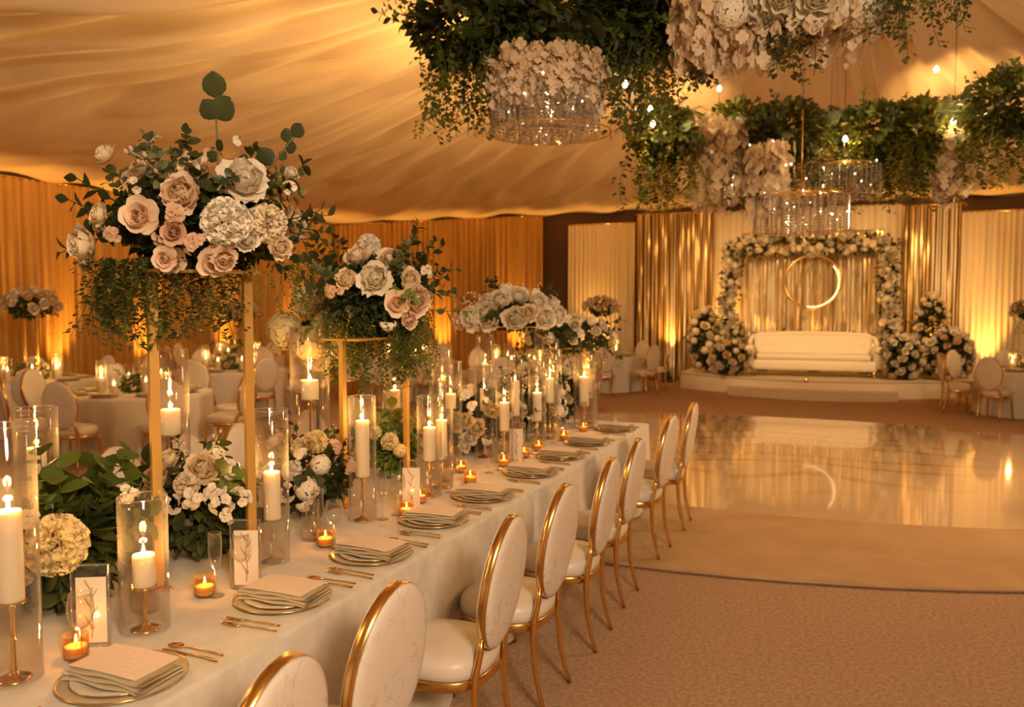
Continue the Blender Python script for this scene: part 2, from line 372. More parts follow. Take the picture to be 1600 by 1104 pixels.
def arc_slab(x0, x1, yb, yf, bulge, z0, z1, n=40):
    pts = [(x1, yb), (x0, yb)] + [(x0 + (x1 - x0) * k / n, yf - bulge * (1 - (2 * k / n - 1) ** 2)) for k in range(n + 1)]
    N = len(pts); mb = MB(); mb.v = [(x, y, z0) for x, y in pts] + [(x, y, z1) for x, y in pts]
    mb.f = [tuple(range(N, 2 * N))] + [(k, (k + 1) % N, N + (k + 1) % N, N + k) for k in range(N)]
    return mb
t = thing('stage', 'low cream stage with a curved front and one step', 'stage', (-.9, 17.2, 0))
obj('platform', arc_slab(-2.75, 2.75, 3.05, 1.45, 1.0, 0.001, .35).add([], []), 'stage', t, smooth=False)
obj('step', arc_slab(-1.55, 1.65, .75, .35, .5, 0.001, .17), 'riser', t, smooth=False)
obj('platform_trim', MB().tube([(-2.75 + 5.5 * k / 40, 1.44 - 1.0 * (1 - (2 * k / 40 - 1) ** 2), .335) for k in range(41)], .014, 6), 'riser', t)

# ------------------------------------------------------------------ flowers: shared bloom and leaf meshes
def petal_pts(phi, r0, z0, L, W, e0, e1, cup, ruf, rr, nu=5, nv=4):
    rows = []; r, z = r0, z0; ph = rr.uniform(0, 6); k = rr.choice((2, 3))
    for i in range(nv + 1):
        s = i / nv; row = []; wd = W * (math.sin(PI * (.12 + .70 * s)) ** .8)
        e = math.radians(e0 + (e1 - e0) * s)
        if i: r += L / nv * math.cos(e); z += L / nv * math.sin(e)
        for j in range(nu):
            t = 2 * j / (nu - 1) - 1
            n_in = -cup * t * t * wd + ruf * math.sin(k * t * PI + ph) * s * s
            rad = r + n_in * math.sin(e) ; zz = z - n_in * math.cos(e) * .9 - (.12 * wd * t * t * s if i == nv else 0)
            tg = t * wd
            row.append((math.cos(phi) * rad - math.sin(phi) * tg, math.sin(phi) * rad + math.cos(phi) * tg, zz))
        rows.append(row)
    return rows
def bloom(layers, seed, ruf=.05, z0=-.3):
    rr = random.Random(seed); mb = MB(); off = 0
    for n, r0, L, W, e0, e1, cup in layers:
        off += rr.uniform(.3, .8)
        for k in range(n):
            mb.grid(petal_pts(off + 2 * PI * k / n + rr.uniform(-.12, .12), r0, z0 + rr.uniform(-.03, .03), L * rr.uniform(.88, 1.1), W * rr.uniform(.9, 1.12), e0 + rr.uniform(-8, 8), e1 + rr.uniform(-12, 12), cup, ruf * rr.uniform(.6, 1.4), rr))
    return mb
PEONY = [(7, .10, 1.10, .52, -5, 55, .35), (8, .10, 1.08, .48, 18, 85, .4), (9, .09, 1.0, .42, 40, 108, .4), (8, .08, .92, .36, 55, 120, .4), (7, .06, .85, .30, 65, 125, .35), (6, .04, .80, .26, 72, 115, .3), (5, .03, .75, .22, 78, 112, .3)]
ROSE = [(5, .10, 1.12, .62, 5, 38, .3), (6, .10, 1.0, .55, 35, 70, .5), (6, .08, .85, .42, 58, 98, .5), (5, .05, .72, .30, 72, 108, .5), (3, .03, .6, .2, 80, 100, .4)]
def pompon(seed, n=110, W=.15, L=.36):
    rr = random.Random(seed); mb = MB()
    for k in range(n):
        z = 1 - 1.72 * (k + .5) / n; a = k * 2.39996; q = math.sqrt(max(0, 1 - z * z))
        d = Vector((q * math.cos(a), q * math.sin(a), z)); mx = Matrix.Translation(d * (.60 + rr.uniform(-.04, .04))) @ d.to_track_quat('Z', 'Y').to_matrix().to_4x4()
        for j in range(2):
            pts = petal_pts(rr.uniform(0, 6.3), .0, 0, L, W * 1.2, 62, 20 + 55 * j, .2, .11, rr, 5, 3)
            o = len(mb.v); mb.grid([[mx @ Vector(p) for p in row] for row in pts])
    return mb
def hydrangea(seed, n=70):
    rr = random.Random(seed); mb = MB()
    for k in range(n):
        z = 1 - 1.6 * (k + .5) / n; a = k * 2.39996; q = math.sqrt(max(0, 1 - z * z))
        d = Vector((q * math.cos(a), q * math.sin(a), z)); mx = Matrix.Translation(d * (.86 + rr.uniform(-.06, .06))) @ d.to_track_quat('Z', 'Y').to_matrix().to_4x4() @ Matrix.Rotation(rr.uniform(0, 6), 4, 'Z')
        for j in range(4):
            mb.grid([[mx @ Vector(p) for p in row] for row in petal_pts(j * PI / 2, .02, 0, .19, .12, 30, -10, .2, .02, rr, 3, 2)])
    return mb
def blossoms(seed, n=7):
    rr = random.Random(seed); mb = MB()
    for k in range(n):
        d = Vector((rr.uniform(-1, 1), rr.uniform(-1, 1), rr.uniform(.3, 1.1))).normalized(); mx = Matrix.Translation(d * .72) @ d.to_track_quat('Z', 'Y').to_matrix().to_4x4()
        for j in range(5):
            mb.grid([[mx @ Vector(p) for p in row] for row in petal_pts(j * 2 * PI / 5 + k, .03, 0, .36, .2, 45, 5, .3, .04, rr, 4, 3)])
    return mb
BL = {}
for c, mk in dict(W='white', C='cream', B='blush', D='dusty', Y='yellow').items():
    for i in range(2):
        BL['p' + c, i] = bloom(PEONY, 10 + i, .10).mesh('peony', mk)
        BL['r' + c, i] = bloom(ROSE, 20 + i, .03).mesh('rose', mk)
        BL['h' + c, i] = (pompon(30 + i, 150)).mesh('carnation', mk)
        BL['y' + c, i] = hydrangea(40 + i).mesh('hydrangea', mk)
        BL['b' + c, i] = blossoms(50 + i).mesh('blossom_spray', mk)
BNAME = dict(p='peony', r='garden_rose', h='carnation', y='hydrangea', b='blossom_spray')
def leaf_q(mb, p, d, nrm, L, W, round_=False, fold=.25):
    """one leaf: base p, direction d, face normal nrm"""
    d = d.normalized(); s = d.cross(nrm); s = s.normalized() if s.length > 1e-4 else d.orthogonal().normalized(); n = s.cross(d).normalized()
    prof = ((0, .12), (.22, .8), (.5, 1), (.8, .72), (1, .12)) if round_ else ((0, .08), (.25, .75), (.5, 1), (.78, .55), (1, .02))
    rows = []
    for t, wd in prof:
        c = p + d * L * t - n * L * .18 * t * t
        rows.append([c - s * W * wd + n * W * fold * wd, c, c + s * W * wd + n * W * fold * wd])
    mb.grid(rows)
def sprig(kind, seed):
    """unit-length sprig growing along +Z with a slight arch"""
    rr = random.Random(seed); mb = MB(); bend = rr.uniform(.1, .35)
    ax = lambda t: Vector((bend * t * t, 0, t * (1 - .1 * t)))
    mb.tube([ax(i / 6) for i in range(7)], [.012 - .0012 * i for i in range(7)], 4)
    if kind == 'eucalyptus':
        for i in range(8):
            t = .16 + .82 * i / 7; p = ax(t); L = .20 * (1.15 - .45 * t)
            for sgn in (-1, 1):
                a = i * 1.3 + (0 if sgn > 0 else PI); o = Vector((math.cos(a), math.sin(a), .35)); leaf_q(mb, p, o, Vector((0, 0, 1)) + o * .3 + Vector((rr.uniform(-.6, .6), rr.uniform(-.6, .6), 0)), L, L * .42, True)
        leaf_q(mb, ax(1), Vector((.3, 0, 1)), Vector((1, .3, 0)), .13, .05, True)
    elif kind == 'ruscus':
        for i in range(11):
            t = .1 + .88 * i / 10; p = ax(t); a = i * 2.4; o = Vector((math.cos(a), math.sin(a), .9)); leaf_q(mb, p, o, Vector((-math.cos(a), -math.sin(a), .8)), .22 * (1.1 - .4 * t), .055, False)
    elif kind == 'broad':
        for i in range(6):
            t = .35 + .62 * i / 5; p = ax(t); a = i * 2.4; o = Vector((math.cos(a), math.sin(a), .5)); leaf_q(mb, p, o, Vector((-math.cos(a) * .6, -math.sin(a) * .6, 1)), .42 * (1.1 - .3 * t), .15, True, .15)
    elif kind == 'fern':
        for i in range(22):
            t = .06 + .92 * i / 21; p = ax(t); L = .2 * math.sin(PI * (.12 + .8 * t))
            for sgn in (-1, 1): leaf_q(mb, p, Vector((.15, sgn, .5)), Vector((1, 0, .2)), L, .02, False)
    elif kind == 'bud':
        for i in range(9):
            t = .3 + .7 * i / 8; a = i * 2.4; p = ax(t) + Vector((math.cos(a), math.sin(a), .4)) * .06
            mb.lathe([(.001, -.03), (.026, 0), (.018, .03), (.001, .045)], 5, p)
    return mb
SP = {}
for kd in ('eucalyptus', 'ruscus', 'broad', 'fern', 'bud'):
    for mk in (('dark', 'green', 'sage') if kd != 'bud' else ('dusty', 'cream')):
        for i in range(2): SP[kd, mk, i] = sprig(kd, 60 + i).mesh(kd + '_sprig', mk)
for i in range(2): SP['broad', 'lime', i] = sprig('broad', 66 + i).mesh('broad_sprig', 'lime'); SP['fern', 'lime', i] = sprig('fern', 66 + i).mesh('fern_sprig', 'lime')
def vine(seed, leaf=.055, n=34, spread=.05):
    """unit-length vine hanging down from the origin"""
    rr = random.Random(seed); mb = MB(); ph = rr.uniform(0, 6)
    ax = lambda t: Vector((.05 * math.sin(5 * t + ph), .05 * math.cos(4 * t + ph) - .05 * math.cos(ph), -t))
    mb.tube([ax(i / 8) for i in range(9)], .0028, 3)
    for i in range(n):
        t = .02 + .98 * i / n; a = rr.uniform(0, 6.3); p = ax(t) + Vector((math.cos(a), math.sin(a), 0)) * spread * rr.random()
        leaf_q(mb, p, Vector((math.cos(a), math.sin(a), -.7)), Vector((math.cos(a) * .5, math.sin(a) * .5, 1)), leaf * rr.uniform(.7, 1.3), leaf * .36, False)
    return mb
VN = {}
for mk in ('vine', 'dark', 'green', 'lime', 'sage'):
    for i in range(3): VN[mk, i] = vine(80 + i).mesh('hanging_vine', mk)
def blossom_string(seed):
    rr = random.Random(seed); mb = MB(); ax = lambda t: Vector((.04 * math.sin(6 * t + seed), .04 * math.cos(5 * t), -t))
    mb.tube([ax(i / 6) for i in range(7)], .006, 3)
    for k in range(22):
        a = rr.uniform(0, 6.3); d = Vector((math.cos(a), math.sin(a), rr.uniform(-.4, .5))).normalized(); p = ax(.03 + .97 * k / 22) + d * rr.uniform(.02, .16)
        mx = Matrix.Translation(p) @ d.to_track_quat('Z', 'Y').to_matrix().to_4x4(); s = rr.uniform(.075, .11) * (1.15 - .4 * k / 22)
        for j in range(4): mb.grid([[mx @ (Vector(q) * s) for q in row] for row in petal_pts(j * PI / 2, .05, 0, 1, .55, 40, 0, .3, .1, rr, 3, 2)])
    return mb
BS = [blossom_string(90 + i).mesh('blossom_string', 'ivory') for i in range(3)]
def crystal_string(n=12):
    mb = MB(); mb.tube([(0, 0, 0), (0, 0, -1)], .004, 3)
    for k in range(n):
        z = -(k + .6) / n; r = .02 if k < n - 1 else .034
        mb.lathe([(.001, r * 1.3), (r, 0), (.001, -r * 1.3)], 6, (0, 0, z))
    return mb
CS = crystal_string().mesh('crystal_strand', 'crystal'); CS.polygons.foreach_set('use_smooth', [False] * len(CS.polygons))

def aim(d, roll): return Vector(d).normalized().to_track_quat('Z', 'Y') @ Quaternion((0, 0, 1), roll)
def place_bloom(t, key, p, d, r, rr):
    return link(BNAME[key[0]], BL[key, rr.randrange(2)], t, p, aim(d, rr.uniform(0, 6.3)), r * .98)
def place_sprig(t, kd, mk, p, d, L, rr):
    return link(kd + '_sprig', SP[kd, mk, rr.randrange(2)], t, p, aim(d, rr.uniform(0, 6.3)), L)
def place_vine(t, mk, p, L, rr, thick=1.35):
    return link('hanging_vine', VN[mk, rr.randrange(3)], t, p, (rr.uniform(-.12, .12), rr.uniform(-.12, .12), rr.uniform(0, 6.3)), (L * thick, L * thick, L))
def leaf_mass(t, mk, rad, n, size, rr, c=(0, 0, 0), name='foliage'):
    """dense small leaves filling the heart of an arrangement"""
    mb = MB()
    for _ in range(n):
        d = Vector((rr.gauss(0, 1), rr.gauss(0, 1), rr.gauss(0, 1))).normalized(); q = rr.uniform(.35, 1) ** .6
        p = Vector((d.x * rad[0] * q + c[0], d.y * rad[1] * q + c[1], d.z * rad[2] * q + c[2]))
        leaf_q(mb, p, d + Vector((rr.uniform(-.7, .7), rr.uniform(-.7, .7), rr.uniform(-.7, .5))), Vector((rr.uniform(-1, 1), rr.uniform(-1, 1), 1)), size * rr.uniform(.7, 1.3), size * .35)
    return obj(name, mb, mk, t, kind='stuff')
FC = Vector((.42, -.9, .1))      # a bloom at the guests' side of a centrepiece faces outward

# ------------------------------------------------------------------ the long table and its cloths
TX0, TX1, TH = -3.50, -1.77, .76
def cloth_mesh(x0, x1, y0, y1, z0, seed, amp=.035):
    rr = random.Random(seed); step = .02; pts = []; R = .05
    def seg(a, b, n0):
        L = math.hypot(b[0] - a[0], b[1] - a[1]); n = max(2, int(L / step))
        for k in range(n): pts.append((a[0] + (b[0] - a[0]) * k / n, a[1] + (b[1] - a[1]) * k / n, n0))
    def corner(cx, cy, a0):
        for k in range(6):
            a = a0 + PI / 2 * k / 6; pts.append((cx + R * math.cos(a), cy + R * math.sin(a), a))
    seg((x1, y0 + R), (x1, y1 - R), 0); corner(x1 - R, y1 - R, 0); seg((x1 - R, y1), (x0 + R, y1), PI / 2); corner(x0 + R, y1 - R, PI / 2)
    seg((x0, y1 - R), (x0, y0 + R), PI); corner(x0 + R, y0 + R, PI); seg((x0 + R, y0), (x1 - R, y0), 3 * PI / 2); corner(x1 - R, y0 + R, 3 * PI / 2)
    N = len(pts); per = 0; acc = []
    for i in range(N): acc.append(per); q = pts[(i + 1) % N]; per += math.hypot(q[0] - pts[i][0], q[1] - pts[i][1])
    fr = [(round(per / l), rr.uniform(0, 6), w) for l, w in ((.52, 1), (.33, .8), (.21, .45), (.9, .7))]
    rows = []
    for t in [-1.0, -.06, 0, .02, .06, .12, .2, .3, .42, .55, .68, .8, .9, 1]:
        row = []
        for i, (x, y, n) in enumerate(pts):
            if t <= 0:
                k = 1 + t if t > -1 else 0.0
                cx, cy = (x0 + x1) / 2, min(max(y, y0 + .5), y1 - .5)
                e = -.012 if t == -.06 else 0
                row.append((cx + (x - cx) * (1 if t == 0 else (.985 if t == -.06 else 0)), cy + (y - cy) * (1 if t == 0 else (.985 if t == -.06 else 0)), TH - (.006 if t == 0 else 0)))
            else:
                u = acc[i] / per * 2 * PI
                f = sum(w_ * math.sin(k * u + p + .6 * t * math.sin(u * 9 + p)) for k, p, w_ in fr) * .6
                d = amp * (t ** 1.1) * (f + .55) + .022 * t
                row.append((x + math.cos(n) * d, y + math.sin(n) * d, TH - .006 - (TH - z0) * t + .012 * t ** 4 * math.sin(7 * u)))
        rows.append(row)
    mb = MB().grid(rows, closed_u=True); mb.f = [q[::-1] for q in mb.f]
    return mb
CY = [(.25, 4.64, .012), (4.665, 5.93, .045), (5.955, 7.62, .045)]
for i, (a, b, z0) in enumerate(CY):
    wh = ['near', 'middle', 'end'][i]
    t = thing('banquet_table', 'long banquet table hidden under the cream linen, %s section' % wh, 'table', ((TX0 + TX1) / 2, (a + b) / 2, 0 if i == 0 else .031), 0, 'sections of the long table')
    h = TH - .012 - t.location.z
    obj('tabletop', MB().box((0, 0, h - .02), (TX1 - TX0 - .05, b - a - .08, .03)), 'border', t, smooth=False)
    for sx in (-1, 1):
        for sy in (-1, 1): obj('leg', MB().tube([(sx * .75, sy * ((b - a) / 2 - .16), 0.002), (sx * .75, sy * ((b - a) / 2 - .16), h - .036)], .025, 8), 'black', t)
    o = obj('tablecloth', cloth_mesh(TX0, TX1, a, b, z0, 5 + i, .026 if i == 0 else .02), 'linen')
    tag(o, ['cream linen cloth on the near, longest section of the long table', 'cream linen cloth on the short middle section of the long table', 'cream linen cloth on the section of the long table by the dance floor'][i], 'tablecloth', 'linen cloths on the long table')

# ------------------------------------------------------------------ oval back chairs
def superell(a, b, p, n=36):
    out = []
    for k in range(n):
        u = 2 * PI * k / n; c, s = math.cos(u), math.sin(u)
        out.append((a * math.copysign(abs(c) ** (2 / p), c), b * math.copysign(abs(s) ** (2 / p), s)))
    return out
def make_chair(lo=False):
    n = 36 if not lo else 24
    t = thing('oval_back_chair', 'x', 'chair')
    # seat: domed cushion
    ring = superell(.225, .215, 2.7, n); rows = []
    for f, z in ((.93, .405), (.985, .415), (1.0, .44), (.99, .465), (.94, .485), (.8, .502), (.5, .514), (.01, .518)):
        rows.append([(x * f, y * f, z) for x, y in ring])
    obj('seat', MB().grid(rows, closed_u=True), 'upholstery', t)
    rows = [[(x * f, y * f, z) for x, y in ring] for f, z in ((.90, .370), (.985, .368), (1.0, .372), (1.0, .405), (.985, .409), (.90, .409))]
    obj('seat_frame', MB().grid(rows, closed_u=True, closed_v=True), 'gold', t)
    # back: oval pad leaning back
    lean = Matrix.Translation((0, -.212, .50)) @ Matrix.Rotation(math.radians(9), 4, 'X') @ Matrix.Translation((0, 0, .265))
    A, B = .192, .262; rows = []
    for f, y in ((.01, .036), (.5, .036), (.85, .033), (.96, .028), (1.035, .021), (1.04, .017), (.98, .014), (.98, -.014), (1.04, -.017), (1.035, -.021), (.96, -.030), (.85, -.035), (.5, -.039), (.01, -.039)):
        rows.append([lean @ Vector((A * f * math.cos(2 * PI * k / n), y, B * f * math.sin(2 * PI * k / n))) for k in range(n)])
    obj('backrest', MB().grid(rows, closed_u=True), 'veined', t)
    rows = []
    for da, y in ((.0, -.0155), (.008, -.0165), (.012, -.015), (.012, .015), (.008, .0165), (.0, .0155)):
        rows.append([lean @ Vector(((A + da) * math.cos(2 * PI * k / n), y, (B + da) * math.sin(2 * PI * k / n))) for k in range(n)])
    obj('back_frame', MB().grid(rows, closed_u=True, closed_v=True), 'gold', t)
    for s in (-1, 1):
        j = lean @ Vector((s * .125, 0, -.222))
        path = [j + Vector((s * .012, 0, .03)), j + Vector((s * .012, .004, -.02)), (s * .158, -.198, .42), (s * .162, -.196, .34), (s * .164, -.205, .2), (s * .168, -.232, .08), (s * .172, -.255, 0)]
        obj('leg', MB().tube(path, [.011, .0145, .0165, .0165, .014, .012, .011], 8), 'gold', t)
        path = [(s * .17, .165, .375), (s * .178, .175, .3), (s * .184, .184, .18), (s * .19, .195, .07), (s * .192, .205, 0)]
        obj('leg', MB().tube(path, [.017, .0165, .014, .012, .011], 8), 'gold', t)
    return t
CH = make_chair(); used = [False]
def put_chair(x, y, z, rz, label, group):
    if not used[0]:
        used[0] = True; KIDS[CH.name] = [(c, list(c.children)) for c in CH.children]
        CH.location = (x, y, z); CH.rotation_euler = (0, 0, rz); CH['label'] = label; CH['group'] = group; return CH
    return dup(CH, (x, y, z), rz, label, group)
for i, y in enumerate([1.57, 2.15, 3.0, 3.65, 4.37, 5.08, 6.05, 6.87]):
    put_chair(-1.535 + (.0, -.025, -.01, .0, .015, -.01, .0, .01)[i], y, .0 if y < 5.6 else .031, PI / 2 + (.02, -.03, .04, -.02, .03, 0, -.04, .03)[i],
              'cream oval-back chair with gold frame, %s along the aisle side of the long table' % ordn(i), 'chairs along the aisle side of the long table')
for i, y in enumerate([1.9, 2.75, 3.59, 4.12, 4.66, 5.45, 6.1, 6.7]):
    put_chair(-3.74, y, 0 if y < 5.7 else .031, -PI / 2 + (.05, -.04, .03, -.03)[i % 4], 'cream oval-back chair behind the long table flowers, %s from the near end' % ordn(i), 'chairs on the far side of the long table')

# ------------------------------------------------------------------ tableware prototypes
def lathe_obj(name, prof, m, t, n=24, **k): return obj(name, MB().lathe(prof, n), m, t, **k)
def ellipse_plate(R, h, t_=.006):
    return [(.001, 0), (R * .62, 0), (R * .68, .002), (R, h), (R + .002, h + .002), (R, h + t_ - .002), (R * .66, .002 + t_), (R * .6, t_ - .001), (.001, t_ - .001)]
EPS = .0012
T = TH + EPS
charger = thing('charger_plate', 'x', 'plate'); lathe_obj('dish', ellipse_plate(.178, .014), 'charger', charger, 40)
obj('gold_rim', MB().tube([(.179 * math.cos(2 * PI * k / 40), .179 * math.sin(2 * PI * k / 40), .0165) for k in range(40)], .0028, 5, closed=True), 'gold', charger)
dplate = thing('dinner_plate', 'x', 'plate'); lathe_obj('dish', ellipse_plate(.142, .012), 'plate', dplate, 36)
obj('gold_rim', MB().tube([(.143 * math.cos(2 * PI * k / 36), .143 * math.sin(2 * PI * k / 36), .0145) for k in range(36)], .002, 5, closed=True), 'gold', dplate)
def napkin_mesh():
    mb = MB()                       # three soft folds, long side along x
    for lay in range(3):
        rows = []; w_ = .088 - .004 * lay; zc = .008 + .0115 * lay
        for i in range(15):
            x = -.148 + .296 * i / 14; ring = []
            for k in range(12):
                a = 2 * PI * k / 12; yy = w_ * math.copysign(abs(math.cos(a)) ** .35, math.cos(a)); zz = .0052 * math.copysign(abs(math.sin(a)) ** .7, math.sin(a))
                ring.append((x + .004 * math.sin(lay * 2), yy + .003 * math.sin(i * .7 + lay), zc + zz + .002 * math.sin(i * .8 + lay * 2 + yy * 20) - .004 * (x / .148) ** 4))
            rows.append(ring)
        o = len(mb.v); mb.grid(rows, closed_u=True); mb.f.append(tuple(o + k for k in range(12))); mb.f.append(tuple(o + 14 * 12 + k for k in range(12))[::-1])
    return mb
napkin = thing('folded_napkin', 'x', 'napkin'); obj('cloth', napkin_mesh(), 'napkin', napkin)
card = thing('menu_card', 'x', 'menu'); mb = MB(); rows = []
for zz in (0, .0022): rows.append([(-.13 + .26 * i / 8, s, zz + .0035 * math.sin(PI * i / 8)) for s in (-.084, .084) for i in (range(9) if s < 0 else range(8, -1, -1))])
mb.grid(rows, closed_u=True); mb.f.append(tuple(range(18))[::-1]); mb.f.append(tuple(range(18, 36))); obj('paper', mb, 'card', card, smooth=False)
def flat_strip(pts, h=.003):
    """flat cutlery piece from (x, half width, z) stations, along x"""
    rows = [[(x, -w_, z), (x, w_, z), (x, w_ * .9, z + h), (x, -w_ * .9, z + h)] for x, w_, z in pts]
    mb = MB().grid(rows, closed_u=True); n = len(pts); mb.f.append((0, 1, 2, 3)); mb.f.append(tuple((n - 1) * 4 + k for k in (3, 2, 1, 0))); return mb
HAND = [(.02, .003, .003), (.05, .0038, .004), (.10, .0048, .002), (.118, .0042, .001)]
fork = thing('gold_fork', 'x', 'fork')
obj('handle', flat_strip([(-.03, .006, .004), (-.015, .0035, .006), (0, .0026, .005)] + HAND), 'gold', fork)
obj('fork_head', flat_strip([(-.062, .0115, .003), (-.05, .0125, .001), (-.037, .011, .002), (-.028, .006, .004)]), 'gold', fork)
for k in range(4): obj('tine', flat_strip([(-.105, .0009, .008), (-.085, .0014, .005), (-.06, .0016, .003)], .002), 'gold', fork, (0, -.0087 + .0058 * k, 0))
knife = thing('gold_knife', 'x', 'knife')
obj('handle', flat_strip([(-.005, .004, .002)] + HAND, .005), 'gold', knife); obj('blade', flat_strip([(-.115, .0012, .001), (-.10, .007, .001), (-.06, .0095, .001), (-.005, .007, .002)], .002), 'gold', knife)
spoon = thing('gold_spoon', 'x', 'spoon')
obj('handle', flat_strip([(-.045, .0035, .004), (0, .0026, .005)] + HAND), 'gold', spoon)
mb = MB(); mb.lathe([(.001, 0), (.55, .06), (.9, .22), (1, .34), (.95, .36), (.85, .25), (.5, .1), (.001, .05)], 18)
mb.v = [(x * .03 - .072, y * .019, z * .02 + .0005) for x, y, z in mb.v]; obj('bowl', mb, 'gold', spoon)
wine = thing('wine_glass', 'x', 'glass')
lathe_obj('bowl', [(.004, .1), (.018, .106), (.034, .125), (.041, .155), (.039, .185), (.033, .215), (.032, .2155), (.0375, .185), (.039, .155), (.032, .127), (.016, .109), (.001, .104)], 'glass', wine, 20)
lathe_obj('stem', [(.0035, .012), (.0032, .05), (.004, .1), (.006, .104)], 'crystal', wine, 8)
lathe_obj('foot', [(.001, 0), (.036, 0), (.037, .002), (.02, .006), (.006, .012), (.001, .013)], 'glass', wine, 20)
flute = thing('champagne_flute', 'x', 'glass')
lathe_obj('bowl', [(.004, .1), (.016, .115), (.024, .15), (.026, .2), (.024, .245), (.023, .2455), (.0245, .2), (.0225, .152), (.014, .118), (.001, .106)], 'glass', flute, 18)
lathe_obj('stem', [(.0035, .01), (.003, .05), (.004, .1), (.005, .106)], 'crystal', flute, 8)
lathe_obj('foot', [(.001, 0), (.031, 0), (.032, .002), (.016, .005), (.005, .01), (.001, .011)], 'glass', flute, 18)
fr = set()
def inst(proto, loc, rz, label, group):
    if proto.name not in fr:
        fr.add(proto.name); KIDS[proto.name] = [(c, list(c.children)) for c in proto.children]
        proto.location = loc; proto.rotation_euler = (0, 0, rz); proto['label'] = label; proto['group'] = group; return proto
    return dup(proto, loc, rz, label, group)
PY = [1.77, 2.5, 3.1, 3.72, 4.3, 5.02, 5.66, 6.3, 7.08]
for i, y in enumerate(PY):
    x = -1.965 + .01 * ((i * 7) % 3 - 1); wh = '%s place setting from the near end' % ordn(i); rz = .06 * math.sin(i * 2.3)
    inst(charger, (x, y, T), 0, 'sage gold-rimmed charger plate at the %s' % wh, 'charger plates on the long table')
    inst(dplate, (x, y, T + .0065), 0, 'cream dinner plate under the napkin at the %s' % wh, 'dinner plates on the long table')
    inst(napkin, (x + .01, y - .01, T + .0188), rz, 'folded sage napkin on the plate at the %s' % wh, 'folded napkins on the long table')
    inst(card, (x - .0, y + .005, T + .0565), rz + .04 * math.sin(i * 5), 'blush menu card on the napkin at the %s' % wh, 'menu cards on the long table')
    for k in range(2):
        inst(fork, (x + .03 + .02 * k, y - .222 - .042 * k, T), rz + .04, '%s gold fork at the %s' % (['inner', 'outer'][k], wh), 'gold forks on the long table')
    inst(knife, (x + .045, y + .212, T), rz - .03, 'gold knife at the %s' % wh, 'gold knives on the long table')
    inst(spoon, (x + .03, y + .250, T), rz + .02, 'gold spoon at the %s' % wh, 'gold spoons on the long table')
    inst(wine, (x - .235 - .01 * (i % 2), y + .055, T), 0, 'clear wine glass behind the plate at the %s' % wh, 'wine glasses on the long table')
    if i % 2 == 1 or i > 4: inst(flute, (x - .27, y - .06, T), 0, 'slim champagne flute behind the plate at the %s' % wh, 'flutes on the long table')

# ------------------------------------------------------------------ candles, holders and hurricanes
flame_me = MB().lathe([(.0005, 0), (.0045, .004), (.0062, .011), (.0050, .020), (.0026, .030), (.0004, .038)], 10).mesh('flame', 'flame')
wick_me = MB().tube([(0, 0, 0), (.0006, 0, .006), (.0012, 0, .012)], .0011, 5).mesh('wick', 'wick')
def candle(label, loc, r, h, group, lit=True, power=1.2, n=24, fs=1.0, cat='candle'):
    t = thing('pillar_candle', label, cat, loc, 0, group)
    lathe_obj('wax', [(.001, 0), (r * .96, 0), (r, .004), (r, h - .006), (r * .93, h), (r * .8, h - .001), (r * .45, h - .006), (.001, h - .007)], 'wax', t, n)
    link('wick', wick_me, t, (0, 0, h - .008))
    if lit:
        link('flame', flame_me, t, (0, 0, h + .001), None, fs)
        if power: lamp('candle_glow', 'POINT', (0, 0, h + .03), power, CANDLE, .012, parent=t)
    return t
def hurricane(label, loc, r, h, group, m='glass', n=32):
    t = thing('glass_hurricane', label, 'candle glass', loc, 0, group)
    lathe_obj('cylinder', [(r - .004, .004), (r - .003, h - .003), (r - .0015, h), (r, h - .002), (r, .002), (r - .002, 0)], m, t, n)
    lathe_obj('rim', [(r - .0035, h - .003), (r - .0025, h + .001), (r, h + .001), (r + .0008, h - .003)], 'crystal', t, n)
    return t
def stick(label, loc, h, r, group, m='gold', cup=None):
    t = thing('candlestick', label, 'candlestick', loc, 0, group)
    lathe_obj('base', [(.001, 0), (r, 0), (r * 1.02, .004), (r * .8, .009), (r * .35, .014), (.011, .024)], m, t, 24)
    lathe_obj('stem', [(.011, .024), (.0075, .04), (.0065, h * .45), (.010, h * .5), (.0065, h * .55), (.007, h - .03), (.012, h - .012)], m, t, 12)
    c = cup or .036
    lathe_obj('cup', [(.012, h - .012), (c * .7, h - .006), (c, h - .003), (c, h), (.001, h)], m, t, 20)
    return t
HG, SG, CG = 'glass hurricanes on the long table', 'candlesticks on the long table', 'pillar candles on the long table'
